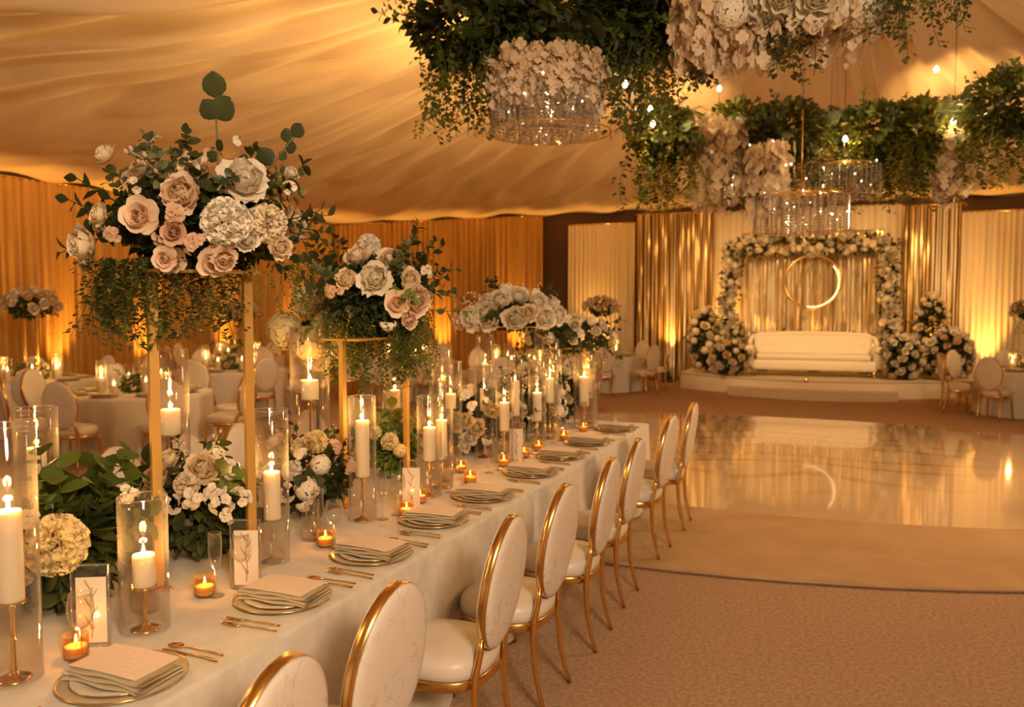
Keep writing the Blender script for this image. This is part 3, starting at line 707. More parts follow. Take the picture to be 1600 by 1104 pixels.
# (x, y, stem height, candle r, candle h, glass r, glass h, metal, light, words)
HL = [(-2.285, 1.655, .235, .036, .27, .078, .76, 'gold', 2.2, 'tallest, cut by the picture edge at the near end'),
      (-2.225, 2.09, .150, .037, .110, .080, .46, 'gold', 2.2, 'beside the near yellow carnations'),
      (-2.31, 2.87, .185, .036, .205, .072, .66, 'crystal', 2.0, 'by the first tall flower stand'),
      (-2.33, 3.61, .225, .036, .29, .070, .64, 'gold', 1.8, 'between the first and second tall stands'),
      (-2.27, 4.22, .205, .037, .195, .072, .58, 'gold', 1.6, 'before the far leg of the second tall stand'),
      (-2.31, 4.45, .17, .034, .24, .070, .68, 'gold', 1.4, 'just past the second tall stand'),
      (-2.95, 2.95, .50, .044, .12, .085, .90, 'gold', 1.8, 'high on a long stem behind the white blossoms'),
      (-2.92, 3.98, .56, .050, .11, .11, .98, 'gold', 2.5, 'wide, high on a long stem by the cream hydrangeas'),
      (-2.28, 5.35, .22, .035, .20, .065, .60, 'gold', 1.2, 'by the fifth flower cluster'),
      (-2.55, 5.05, .40, .036, .10, .075, .72, 'gold', 1.0, 'behind the fifth flower cluster'),
      (-2.30, 6.05, .20, .036, .22, .070, .66, 'gold', 1.3, 'under the clear acrylic flower stand'),
      (-2.42, 6.75, .26, .036, .24, .075, .72, 'gold', 1.3, 'between the acrylic stand and the table end'),
      (-2.25, 7.1, .20, .045, .26, .095, .66, 'gold', 1.6, 'broad, close to the end of the table'),
      (-2.75, 7.3, .30, .036, .22, .075, .74, 'gold', 1.2, 'at the end behind the trailing flowers'),
      (-2.9, 5.6, .40, .036, .14, .075, .80, 'gold', 1.2, 'at the back beside the acrylic stand')]
HL += [(-2.48, 5.45, .34, .034, .16, .07, .66, 'gold', 0, 'second row, before the acrylic stand'), (-2.35, 5.72, .28, .033, .26, .062, .70, 'gold', 0, 'slim, before the acrylic stand'),
       (-2.33, 6.42, .30, .034, .20, .07, .70, 'gold', .8, 'just past the acrylic stand'), (-2.52, 6.95, .36, .036, .22, .078, .80, 'gold', 0, 'in the second row near the table end'),
       (-2.3, 7.38, .24, .04, .28, .085, .76, 'gold', .8, 'broad, on the corner of the table end'), (-2.95, 6.5, .44, .036, .16, .075, .84, 'gold', .8, 'at the back past the acrylic stand'),
       (-2.93, 4.95, .36, .036, .16, .075, .74, 'gold', .8, 'at the back past the hydrangea vase'), (-3.0, 2.3, .34, .036, .2, .08, .70, 'gold', 1, 'at the back behind the near carnations')]
for x, y, sh, r, h, gr, gh, mt, pw, wd in HL:
    stick('%s candlestick %s' % ('clear glass' if mt == 'crystal' else 'gold', wd), (x, y, T), sh, .048 if sh < .4 else .06, SG, mt, r + .004)
    candle('ivory pillar candle burning %s' % wd, (x, y, T + sh + EPS), r, h, CG, True, pw * 1.8)
    hurricane('clear glass hurricane round the candle %s' % wd, (x, y, T), gr, gh, HG)
VG = 'votives on the long table'
vot = thing('votive_candle', 'x', 'votive')
lathe_obj('holder', [(.001, 0), (.030, 0), (.036, .006), (.039, .03), (.038, .078), (.0365, .079), (.036, .03), (.031, .010), (.001, .010)], 'amber_glass', vot, 20)
lathe_obj('wax', [(.001, .0105), (.0335, .0105), (.0345, .040), (.030, .043), (.001, .041)], 'wax', vot, 18)
link('wick', wick_me, vot, (0, 0, .039)); link('flame', flame_me, vot, (0, 0, .047), None, .85)
VL = [(-2.24, 1.83, 'beside the tallest hurricane'), (-2.27, 2.42, 'before the white blossoms'), (-2.23, 3.14, 'between the first and second candlesticks'), (-2.16, 3.76, 'by the third card holder'),
      (-2.24, 4.05, 'close to the second tall stand'), (-2.2, 4.62, 'past the second tall stand'), (-2.22, 5.2, 'before the fifth flower cluster'), (-2.21, 5.55, 'past the fifth flower cluster'), (-2.2, 6.4, 'beside the acrylic stand'), (-2.19, 6.9, 'near the end of the table'), (-2.21, 5.85, 'in front of the acrylic stand'), (-2.4, 4.9, 'behind the far candlesticks')]
for x, y, wd in VL:
    v = inst(vot, (x, y, T), rnd.uniform(0, 6), 'small amber glass votive with a burning tealight %s' % wd, VG)
    lamp('votive_glow', 'POINT', (x, y, T + .075), .55, CANDLE, .01)
# bell-shaped clear vases and tumblers between the candles
def bud_vase(label, loc, r, h):
    t = thing('glass_vase', label, 'vase', loc, 0, 'small clear vases on the long table')
    lathe_obj('body', [(.001, .006), (r * .8, .006), (r * .95, h * .3), (r * .5, h * .7), (r * .62, h), (r * .66, h + .001), (r * .55, h * .7), (r, h * .3), (r * .86, 0), (.001, 0)], 'glass', t, 20)
    return t
for x, y, r, h, wd in [(-2.36, 2.22, .05, .16, 'ribbed bud vase behind the first short candle'), (-2.36, 3.22, .055, .17, 'bud vase left of the second votive pair'), (-2.38, 3.3, .04, .22, 'slim bud vase by the white blossoms'), (-2.37, 4.62, .045, .2, 'bud vase beside the far candles'), (-2.33, 5.75, .045, .2, 'bud vase at the fifth flower cluster')]:
    bud_vase('clear glass ' + wd, (x, y, T), r, h)
# clear card holders with a printed botanical card
def card_holder(label, loc, rz, h=.27, wd=.115):
    t = thing('card_holder', label, 'table card', loc, rz, 'card holders on the long table')
    obj('acrylic_block', MB().box((0, 0, h / 2), (wd, .022, h)), 'acrylic', t, smooth=False)
    e = MB()
    for a, b in (((-1, 0), (-1, 1)), ((-1, 1), (1, 1)), ((1, 1), (1, 0)), ((1, 0), (-1, 0))):
        e.tube([(a[0] * wd / 2, -.011, max(.002, a[1] * h)), (b[0] * wd / 2, -.011, max(.002, b[1] * h))], .0018, 5)
    obj('polished_edge', e, 'crystal', t)
    c = obj('card', MB().box((0, 0, h * .44), (wd * .82, .0025, h * .8)), 'paper', t, smooth=False)
    p = MB(); y = -.0022
    p.tube([(0, y, h * .1), (.004, y, h * .3), (-.003, y, h * .5), (.006, y, h * .72)], .0016, 4)
    for k in range(5):
        z = h * (.25 + .11 * k); s = 1 if k % 2 else -1; p.tube([(0, y, z), (s * .012, y, z + .018), (s * .02, y, z + .034)], [.0018, .0024, .0008], 4)
    p.lathe([(.001, -.008), (.008, 0), (.001, .012)], 8, (.002, y, h * .22), 1, .2)
    obj('botanical_print', p, 'print', t)
for x, y, rz, wd in [(-2.275, 1.92, .5, 'just behind the first plate'), (-2.19, 2.56, .42, 'by the foot of the first tall stand'), (-2.21, 3.9, .4, 'beyond the third votive'), (-2.22, 5.42, .4, 'at the fifth flower cluster')]:
    card_holder('clear acrylic holder with a printed card ' + wd, (x, y, T), rz)

# ------------------------------------------------------------------ tall stands
def tall_stand(label, loc, half, h, rz=PI / 2, m='gold_matte', w_=.036, d_=.026):
    t = thing('flower_stand', label, 'stand', loc, rz, 'tall flower stands on the long table')
    for s in (-1, 1): obj('leg', MB().box((s * half, 0, h / 2 + .006), (w_, d_, h - .012)), m, t, smooth=False)
    obj('tray', MB().box((0, 0, h), (half * 2 + .05, .24, .012)), m, t, smooth=False)
    for s in (-1, 1): obj('foot', MB().box((s * half, 0, .004), (.075, .10, .007)), m, t, smooth=False)
    return t
tall_stand('tall gold flat-bar stand under the big blush and white flowers', (-2.415, 2.59, T), .19, 1.235, math.atan2(.345, .17))
tall_stand('tall gold flat-bar stand under the second flower arrangement', (-2.59, 4.17, T), .345, .915)
t = thing('flower_stand', 'clear acrylic pillar stand with gold tray under the white peonies', 'stand', (-2.6, 6.27, T), PI / 8, 'tall flower stands on the long table')
for sx in (-1, 1):
    for sy in (-1, 1): obj('leg', MB().tube([(sx * .2, sy * .12, .012), (sx * .2, sy * .12, .925)], .022, 12), 'acrylic', t)
obj('tray', MB().lathe([(.001, .925), (.3, .925), (.305, .93), (.3, .938), (.001, .938)], 32), 'gold', t); obj('base_plate', MB().box((0, 0, .006), (.5, .34, .011)), 'acrylic', t, smooth=False)

KEYC = dict(pB='pB', rB='rB', pW='pW', hW='hW', hC='hC', pC='pC', dB='bD', cY='hY', bW='bW')
def arrangement(label, loc, blooms, group, fol, sprigs, vines=(), core='dark', seed=1, cat='flowers', name='flower_arrangement', lsize=.05, zc=0, open_=True):
    """blooms: (x, y, z, radius, kind); fol: core ellipsoid radii and leaf count; sprigs: (count, kind, material, length lo, hi, elevation lo, hi)"""
    rr = random.Random(seed); t = thing(name, label, cat, loc, 0, group)
    (rx, ry, rz_), n = fol
    for x, y, z, r, k in blooms:
        for _ in range(12):        # blooms sit on the outside of the leaf core
            if (x / rx) ** 2 + (y / ry) ** 2 + ((z - zc) / rz_) ** 2 < .92 and y < .12: x += .025; y -= .043
        d = Vector((x, y, (z - zc) * 1.2)); d = d.normalized() * .7 + FC * .5
        place_bloom(t, KEYC.get(k, k), (x, y, z), d, r, rr)
    if n: leaf_mass(t, core, (rx * .84, ry * .84, rz_ * .86), n, lsize, rr, (0, 0, zc))
    for cnt, kd, mk, l0, l1, e0, e1 in sprigs:
        for _ in range(cnt):
            a = rr.uniform(0, 2 * PI); e = math.radians(rr.uniform(e0, e1)); d = Vector((math.cos(a) * math.cos(e), math.sin(a) * math.cos(e), math.sin(e)))
            fr_ = d.dot(Vector((.5, -.84, .2))); l_ = rr.uniform(l0, l1)
            if fr_ > .25 and open_ and rr.random() < .8: continue
            p = Vector((d.x * rx * .55, d.y * ry * .55, d.z * rz_ * .55 + zc)); place_sprig(t, kd, mk, p, d, l_, rr)
    for cnt, mk, l0, l1, q0, q1 in vines:
        for _ in range(cnt):
            a = rr.uniform(0, 2 * PI); q = rr.uniform(q0, q1); place_vine(t, mk, (math.cos(a) * rx * q, math.sin(a) * ry * q, zc - rz_ * rr.uniform(0, .5)), rr.uniform(l0, l1), rr)
    return t
TG = 'tall flower arrangements on the long table'
A1 = [(0.14, -0.24, 0.26, 0.084, 'pB'), (0.04, -0.33, 0.18, 0.069, 'rB'), (0.29, -0.08, 0.32, 0.1, 'pW'), (0.27, -0.14, 0.16, 0.099, 'hW'), (0.31, 0.03, 0.17, 0.084, 'hC'), (0.1, -0.24, 0.03, 0.047, 'rB'), (-0.29, -0.28, 0.09, 0.08, 'pC'), (-0.31, -0.16, 0.44, 0.055, 'pC'), (-0.17, -0.05, 0.41, 0.056, 'pB'), (-0.0, -0.04, 0.4, 0.068, 'pC'), (0.23, -0.18, 0.02, 0.056, 'rB'), (0.04, -0.2, 0.11, 0.043, 'dB'), (0.33, 0.15, 0.38, 0.036, 'pW'), (0.06, 0.16, 0.52, 0.037, 'bW'), (0.34, -0.13, 0.1, 0.05, 'pW'), (-0.17, -0.17, 0.34, 0.044, 'bC'), (0.04, -0.08, 0.19, 0.054, 'dB'), (-0.34, 0.11, 0.54, 0.048, 'bC'), (-0.04, 0.12, 0.46, 0.052, 'dB'), (-0.36, -0.14, 0.19, 0.056, 'bC'), (-0.44, -0.2, 0.1, 0.046, 'pC'),
      (.22, -.26, .08, .05, 'dB'), (.16, -.3, .12, .045, 'rD'), (.3, -.2, .03, .05, 'pB'), (-.12, -.3, .12, .045, 'dB'), (-.22, -.27, .2, .05, 'pC'), (.12, -.18, .36, .05, 'bC'), (-.05, -.26, .3, .045, 'bC'), (.4, -.02, .08, .05, 'pC'), (-.38, -.2, .03, .05, 'pC'), (.12, -.3, .03, .045, 'rB'), (-.1, -.2, .36, .05, 'pC'), (.42, .02, .3, .035, 'bW'),
      (.0, .25, .3, .08, 'pW'), (.25, .25, .2, .08, 'pC'), (-.25, .2, .25, .08, 'pW')]
t1 = arrangement('huge blush and white peony arrangement on the first tall gold stand', (-2.415, 2.59, T + 1.2435), A1, TG, ((.34, .32, .19), 1500),
    [(34, 'eucalyptus', 'sage', .22, .36, 5, 60), (34, 'eucalyptus', 'dark', .22, .38, -10, 55), (30, 'ruscus', 'dark', .22, .38, -25, 40), (10, 'bud', 'dusty', .2, .36, 30, 75), (12, 'ruscus', 'green', .2, .34, -10, 40)],
    (), seed=3, zc=.17)
rr = random.Random(8)
for k in range(80):                               # greenery falling from the outer side of the stand
    a = rr.uniform(0, 2 * PI); q = rr.uniform(.1, .36)
    place_vine(t1, rr.choice(('dark', 'green', 'dark', 'vine')), (-.1 + math.cos(a) * q * .9, -.1 + math.sin(a) * q * .8, .04), rr.uniform(.16, .30) + .2 * rr.random() * (1 - q / .36), rr, 1.9)
for k in range(10): place_vine(t1, 'green', (.3 + rr.uniform(-.06, .12), .1 + rr.uniform(-.1, .1), .03), rr.uniform(.1, .22), rr, 1.6)
# the three big round leaves on top, and the sprig to their side
def big_leaf(L, W):
    mb = MB(); rows = []
    for t_, wd in ((0, .1), (.12, .6), (.3, .95), (.5, 1), (.72, .86), (.88, .5), (1, .05)):
        rows.append([Vector((u * W * wd, -.1 * W * (1 - u * u) - .1 * t_ * L, L * t_)) for u in (-1, -.5, 0, .5, 1)])
    return mb.grid(rows)
LEAF = big_leaf(1, .5).mesh('leaf', 'dark')
s = obj('leaf_sprig', MB().tube([(0, 0, -.1), (.005, 0, .12), (0, 0, .26), (.003, .0, .33)], .004, 5), 'stem', t1, (.075, .02, .34), label='tall sprig with three big round leaves')
for p, r_, L in [((.0, 0, .33), (.1, 0, .3), .10), ((.004, 0, .25), (.15, .75, .3), .105), ((0, 0, .25), (.1, -.55, .3), .085), ((.003, 0, .13), (.2, .9, 0), .05), ((.003, 0, .09), (.2, -.9, 0), .05)]:
    link('leaf', LEAF, s, p, r_, L)
s = obj('leaf_sprig', MB().tube([(-.1, 0, -.08), (0, 0, 0), (.09, 0, .09)], .003, 5), 'stem', t1, (.33, .05, .41))
for p, r_, L in [((.09, 0, .09), (.1, .7, .3), .06), ((.07, 0, .07), (.1, -.2, .3), .055), ((.05, 0, .05), (.1, 1.5, .3), .05), ((-.02, 0, -.01), (.1, -.5, .3), .075), ((.02, 0, .03), (.1, 2.0, .3), .04)]:
    link('leaf', LEAF, s, p, r_, L)

A2 = [(0.15, -0.24, 0.32, 0.105, 'pW'), (-0.05, -0.1, 0.45, 0.088, 'pC'), (0.14, -0.07, 0.43, 0.087, 'pC'), (0.33, -0.12, 0.21, 0.099, 'pB'), (0.26, -0.2, 0.19, 0.07, 'rB'), (-0.07, -0.17, 0.32, 0.065, 'pC'), (0.22, 0.01, 0.32, 0.073, 'pC'), (-0.08, 0.06, 0.53, 0.075, 'hW'), (0.28, 0.09, 0.37, 0.052, 'bC'), (0.19, -0.18, 0.08, 0.05, 'bW'), (0.3, -0.14, 0.1, 0.057, 'pB'), (-0.18, -0.11, 0.26, 0.066, 'dB'), (.0, .2, .35, .08, 'pW'), (-.15, .2, .2, .08, 'pC')]
t2 = arrangement('cream and white rose arrangement over dark leaves on the second tall gold stand', (-2.59, 4.17, T + .9235), A2, TG, ((.30, .33, .25), 1700),
    [(26, 'ruscus', 'dark', .24, .4, -20, 60), (26, 'eucalyptus', 'dark', .24, .38, 0, 70), (18, 'ruscus', 'green', .24, .4, -30, 30), (12, 'eucalyptus', 'sage', .2, .32, 0, 50)],
    ((56, 'green', .22, .46, .3, 1.0), (34, 'vine', .22, .42, .5, 1.05), (24, 'dark', .2, .44, .2, 1.05), (10, 'lime', .2, .4, .5, 1.15)), seed=5, zc=.22)
A3 = [(-0.22, -0.29, 0.06, 0.115, 'pW'), (-0.08, -0.29, 0.06, 0.115, 'pW'), (0.13, -0.26, 0.06, 0.115, 'pW'), (-0.03, -0.2, 0.2, 0.105, 'pW'), (0.07, -0.05, 0.22, 0.105, 'pW'), (0.23, -0.04, 0.18, 0.105, 'pW'), (0.32, -0.12, 0.06, 0.105, 'pW'), (0.37, 0.06, 0.08, 0.09, 'pW'), (-0.16, -0.15, 0.18, 0.09, 'pW'), (-0.37, -0.2, 0.03, 0.08, 'pB'), (0.29, 0.14, 0.17, 0.08, 'pW'), (0.22, -0.22, 0.1, 0.08, 'pC'), (-0.1, 0.1, 0.28, 0.085, 'pW'), (-.3, .05, .1, .1, 'pW'), (0, .25, .12, .1, 'pW'), (-.2, .25, .08, .09, 'pC')]
arrangement('low dome of white peonies on the clear acrylic stand', (-2.6, 6.27, T + .94), A3, TG, ((.34, .3, .12), 900),
    [(26, 'eucalyptus', 'dark', .2, .32, 0, 60), (16, 'ruscus', 'dark', .2, .34, -15, 30), (10, 'bud', 'cream', .2, .3, 20, 70)], ((10, 'dark', .08, .2, .7, 1.1),), seed=7, zc=.08)
# trumpet vase with cream hydrangeas at the back of the table
t = thing('glass_vase', 'tall clear trumpet vase holding cream hydrangeas behind the second stand', 'vase', (-3.1, 4.3, T), 0)
lathe_obj('body', [(.001, .004), (.07, .004), (.072, .01), (.02, .05), (.018, .3), (.03, .55), (.075, .72), (.078, .722), (.034, .55), (.022, .3), (.024, .05), (.076, .008), (.074, 0), (.001, 0)], 'glass', t, 20)
rr = random.Random(4); bl = []
for k in range(11):
    d = Vector((rr.gauss(0, 1), rr.gauss(0, 1), rr.gauss(0, .8))).normalized(); bl.append((d.x * .19, d.y * .19, .16 + d.z * .17, .12, 'hY' if k % 3 else 'yY'))
t4 = arrangement('ball of cream yellow hydrangeas in the tall trumpet vase', (-3.1, 4.3, T + .80), bl, TG, ((.14, .14, .12), 260), [(12, 'ruscus', 'green', .15, .26, -20, 40), (8, 'bud', 'cream', .15, .28, 0, 70)], (), seed=9, zc=.1)
obj('stems', MB().tube([(0, 0, -.6), (.005, 0, -.2), (0, 0, .1)], [.01, .012, .012], 6), 'stem', t4)

LG = 'low flower clusters along the middle of the long table'
LA = [(0.12, -0.12, 0.3, 0.112, 'cY'), (-0.03, -0.13, 0.21, 0.067, 'cY'), (-0.12, -0.06, 0.26, 0.06, 'cY'), (-.1, .05, .36, .06, 'bW'), (.18, .1, .42, .05, 'bW')]
tA = arrangement('low leafy cluster with big pale yellow carnations at the near end of the table', (-2.62, 2.12, T), LA, LG, ((.20, .22, .2), 700),
    [(14, 'broad', 'green', .18, .3, 5, 70), (12, 'broad', 'dark', .16, .26, -15, 50), (8, 'ruscus', 'green', .2, .3, 20, 70), (6, 'broad', 'lime', .14, .22, 0, 60)], (), seed=11, zc=.22, lsize=.07)
rr = random.Random(41)
for k in range(46):                                # big single leaves in reach of the eye
    a = rr.uniform(0, 6.3); e = rr.uniform(-.5, 1.2); d = Vector((math.cos(a) * math.cos(e), math.sin(a) * math.cos(e), math.sin(e)))
    link('leaf', LEAF, tA, (d.x * .17, d.y * .19, .22 + d.z * .18), aim(d + Vector((rr.uniform(-.6, .6), rr.uniform(-.6, .6), rr.uniform(-.5, .3))), rr.uniform(0, 6.3)), rr.uniform(.07, .11))
LB = [(0.14, -0.12, 0.42, 0.08, 'pC'), (-0.07, -0.16, 0.38, 0.07, 'pC'), (0.21, -0.04, 0.41, 0.054, 'bW'), (0.19, -0.22, 0.34, 0.062, 'bW'), (0.29, -0.18, 0.31, 0.062, 'bW'), (0.32, -0.11, 0.31, 0.058, 'bW'), (0.07, -0.22, 0.29, 0.052, 'bW'), (0.23, -0.15, 0.35, 0.052, 'bW'), (0.12, -0.19, 0.37, 0.058, 'hC'), (0.3, -0.16, 0.25, 0.041, 'bW'), (-0.09, -0.17, 0.3, 0.059, 'cY'), (0.08, 0.01, 0.45, 0.055, 'bW'), (-0.1, -0.06, 0.43, 0.061, 'pC'), (0, .1, .4, .06, 'bW'), (.14, -.2, .3, .05, 'bW'), (-.15, .05, .35, .06, 'pC')]
tB = arrangement('low cluster of white blossoms and cream peonies behind the first tall stand', (-2.65, 2.80, T), LB, LG, ((.24, .2, .2), 800),
    [(14, 'broad', 'dark', .18, .28, -10, 40), (12, 'broad', 'green', .16, .26, 0, 60), (16, 'ruscus', 'dark', .18, .28, 0, 70), (8, 'bud', 'cream', .16, .26, 40, 80)], (), seed=13, zc=.21, lsize=.06)
for k in range(40):
    a = rr.uniform(0, 6.3); e = rr.uniform(-.7, .4); d = Vector((math.cos(a) * math.cos(e), math.sin(a) * math.cos(e), math.sin(e)))
    link('leaf', LEAF, tB, (d.x * .22, d.y * .18, .2 + d.z * .16), aim(d + Vector((rr.uniform(-.6, .6), rr.uniform(-.6, .6), rr.uniform(-.5, .3))), rr.uniform(0, 6.3)), rr.uniform(.06, .1))
LC = [(0.03, -0.19, 0.27, 0.058, 'hW'), (0.16, -0.24, 0.2, 0.069, 'yW'), (0.05, -0.27, 0.18, 0.063, 'bW'), (0.08, -0.05, 0.4, 0.066, 'cY'), (-0.02, -0.04, 0.36, 0.06, 'cY'), (0.16, -0.02, 0.37, 0.053, 'dB'), (-0.18, -0.05, 0.38, 0.054, 'pC'), (0.29, -0.07, 0.3, 0.045, 'dB'), (0.19, -0.17, 0.31, 0.057, 'yW'), (0.15, -0.25, 0.13, 0.05, 'bW'), (-0.13, -0.2, 0.25, 0.065, 'bW'), (.1, -.2, .35, .05, 'bW')]
arrangement('low cluster of white hydrangeas and dusty blossoms between the two tall gold stands', (-2.65, 3.6, T), LC, LG, ((.22, .22, .18), 700),
    [(14, 'ruscus', 'dark', .2, .34, 5, 60), (10, 'fern', 'green', .2, .32, 0, 60), (8, 'bud', 'dusty', .2, .3, 20, 70), (10, 'broad', 'dark', .14, .24, -20, 30)], (), seed=15, zc=.19)
arrangement('low cluster of lime green leaves and yellow carnations under the second tall stand', (-2.74, 4.6, T), [(.05, -.12, .26, .06, 'cY'), (-.06, -.12, .3, .05, 'cY'), (.1, -.08, .2, .05, 'yY')], LG, ((.17, .17, .16), 420),
    [(12, 'broad', 'lime', .16, .26, 5, 70), (12, 'broad', 'green', .14, .24, -10, 60), (6, 'fern', 'lime', .18, .26, 20, 70)], (), core='green', seed=17, zc=.17, lsize=.06)
LE = [(0.04, -0.3, 0.28, 0.074, 'pC'), (0.13, -0.29, 0.23, 0.074, 'pC'), (0.11, -0.35, 0.16, 0.064, 'pW'), (-0.02, -0.3, 0.25, 0.065, 'cY'), (0.22, -0.3, 0.14, 0.045, 'bW'), (0.13, -0.07, 0.35, 0.067, 'pC'), (-0.05, -0.03, 0.37, 0.058, 'bW'), (0.22, -0.04, 0.28, 0.057, 'bW'), (0.07, -0.35, 0.1, 0.054, 'pW'), (-.1, -.2, .3, .06, 'pW'), (.2, -.1, .42, .06, 'pC'), (.0, -.2, .45, .055, 'bW'), (.26, .1, .36, .06, 'bW'), (.28, .22, .3, .06, 'pW'), (.1, .1, .5, .06, 'yW'), (-.1, .05, .48, .06, 'bC'), (.3, .3, .22, .05, 'bW'), (.3, -.15, .3, .05, 'pC')]
arrangement('low cluster of cream roses and white buds before the acrylic stand', (-2.65, 5.68, T), LE, LG, ((.32, .4, .27), 1300),
    [(14, 'broad', 'dark', .16, .26, -10, 40), (12, 'ruscus', 'green', .2, .3, 5, 70), (10, 'bud', 'cream', .2, .3, 20, 70), (10, 'eucalyptus', 'dark', .2, .3, 0, 60)], (), seed=19, zc=.25)
def rand_blooms(n, rx, ry, rz_, keys, r0, r1, rr, zc, half=False):
    out = []
    for k in range(n):
        z = 1 - (1.25 if half else 1.9) * (k + .5) / n; a = k * 2.39996 + rr.uniform(-.3, .3); q = math.sqrt(max(0, 1 - z * z))
        out.append((q * math.cos(a) * rx, q * math.sin(a) * ry, zc + z * rz_, rr.uniform(r0, r1), rr.choice(keys)))
    return out
rr = random.Random(23)
arrangement('low cluster of white flowers under the acrylic stand and past it', (-2.62, 6.62, T), rand_blooms(38, .31, .36, .32, ('pW', 'bW', 'bW', 'yW', 'pC'), .045, .07, rr, .26, True), LG, ((.3, .36, .27), 1100),
    [(16, 'broad', 'dark', .16, .26, -10, 40), (16, 'ruscus', 'green', .2, .3, 5, 70), (10, 'bud', 'cream', .2, .3, 20, 70)], (), seed=21, zc=.25)
arrangement('low cluster of cream flowers at the very end of the table', (-2.6, 7.2, T), rand_blooms(34, .3, .26, .3, ('pC', 'bW', 'bC', 'yC', 'pW'), .045, .07, rr, .25, True), LG, ((.29, .25, .26), 900),
    [(16, 'broad', 'dark', .16, .26, -10, 40), (16, 'ruscus', 'green', .2, .3, 5, 70)], (), seed=22, zc=.24)
# trailing arrangement on a slim stand at the end of the table
tall_stand('slim gold stand under the trailing white flowers at the end of the table', (-2.5, 7.38, T), .16, .70, 0)
arrangement('trailing white flowers and dark leaves on the slim stand at the table end', (-2.5, 7.38, T + .71), rand_blooms(34, .44, .3, .18, ('bW', 'pW', 'bW', 'yW'), .045, .07, rr, .1, True), TG, ((.44, .3, .15), 800),
    [(20, 'ruscus', 'dark', .24, .42, -25, 40), (12, 'eucalyptus', 'dark', .2, .34, 0, 50)], ((18, 'dark', .15, .3, .6, 1.2), (8, 'green', .15, .3, .6, 1.2)), seed=24, zc=.09)

# ------------------------------------------------------------------ round guest tables
def round_cloth(R, h, seed, z0=.012):
    rr = random.Random(seed); n = 120; rows = []; p1, p2 = rr.uniform(0, 6), rr.uniform(0, 6)
    for t_ in (-1, -.5, -.02, 0, .03, .08, .2, .4, .6, .8, 1):
        row = []
        for k in range(n):
            a = 2 * PI * k / n
            if t_ <= 0: r = R * (1 + t_) if t_ > -1 else .001; z = h - (.006 if t_ == 0 else 0)
            else:
                f = math.sin(14 * a + p1) + .5 * math.sin(23 * a + p2); r = R + .012 + .05 * t_ * (f * .6 + .5); z = h - .006 - (h - z0 - .006) * t_
            row.append((r * math.cos(a), r * math.sin(a), z))
        rows.append(row)
    mb = MB().grid(rows, closed_u=True); mb.f = [q[::-1] for q in mb.f]; return mb
CLM = [round_cloth(.9, .76, s).mesh('tablecloth', 'cloth') for s in (1, 2)]
CMP = ['facing the camera side', 'at its near side towards the stage', 'at its stage side', 'at its far side towards the stage', 'at its far side', 'at its far side away from the stage', 'at its side away from the stage', 'at its near side away from the stage']
leg_me = MB().tube([(0, 0, .002), (0, 0, .715)], .025, 8).mesh('leg', 'black'); top_me = MB().lathe([(.001, .718), (.88, .718), (.885, .73), (.88, .742), (.001, .742)], 48).mesh('tabletop', 'border')
pc_wax = MB().lathe([(.001, 0), (.034, 0), (.035, .003), (.035, .137), (.032, .14), (.001, .136)], 14).mesh('wax', 'wax')
pc_glass = MB().lathe([(.056, .001), (.056, .26), (.058, .262), (.06, .26), (.06, .001)], 18).mesh('cylinder', 'glass')
big_flame = MB().lathe([(.001, 0), (.011, .01), (.013, .024), (.008, .045), (.001, .07)], 8).mesh('flame', 'flame')
plain_plate = MB().lathe(ellipse_plate(.165, .013), 28).mesh('dish', 'charger'); plain_nap = napkin_mesh().mesh('cloth', 'napkin')
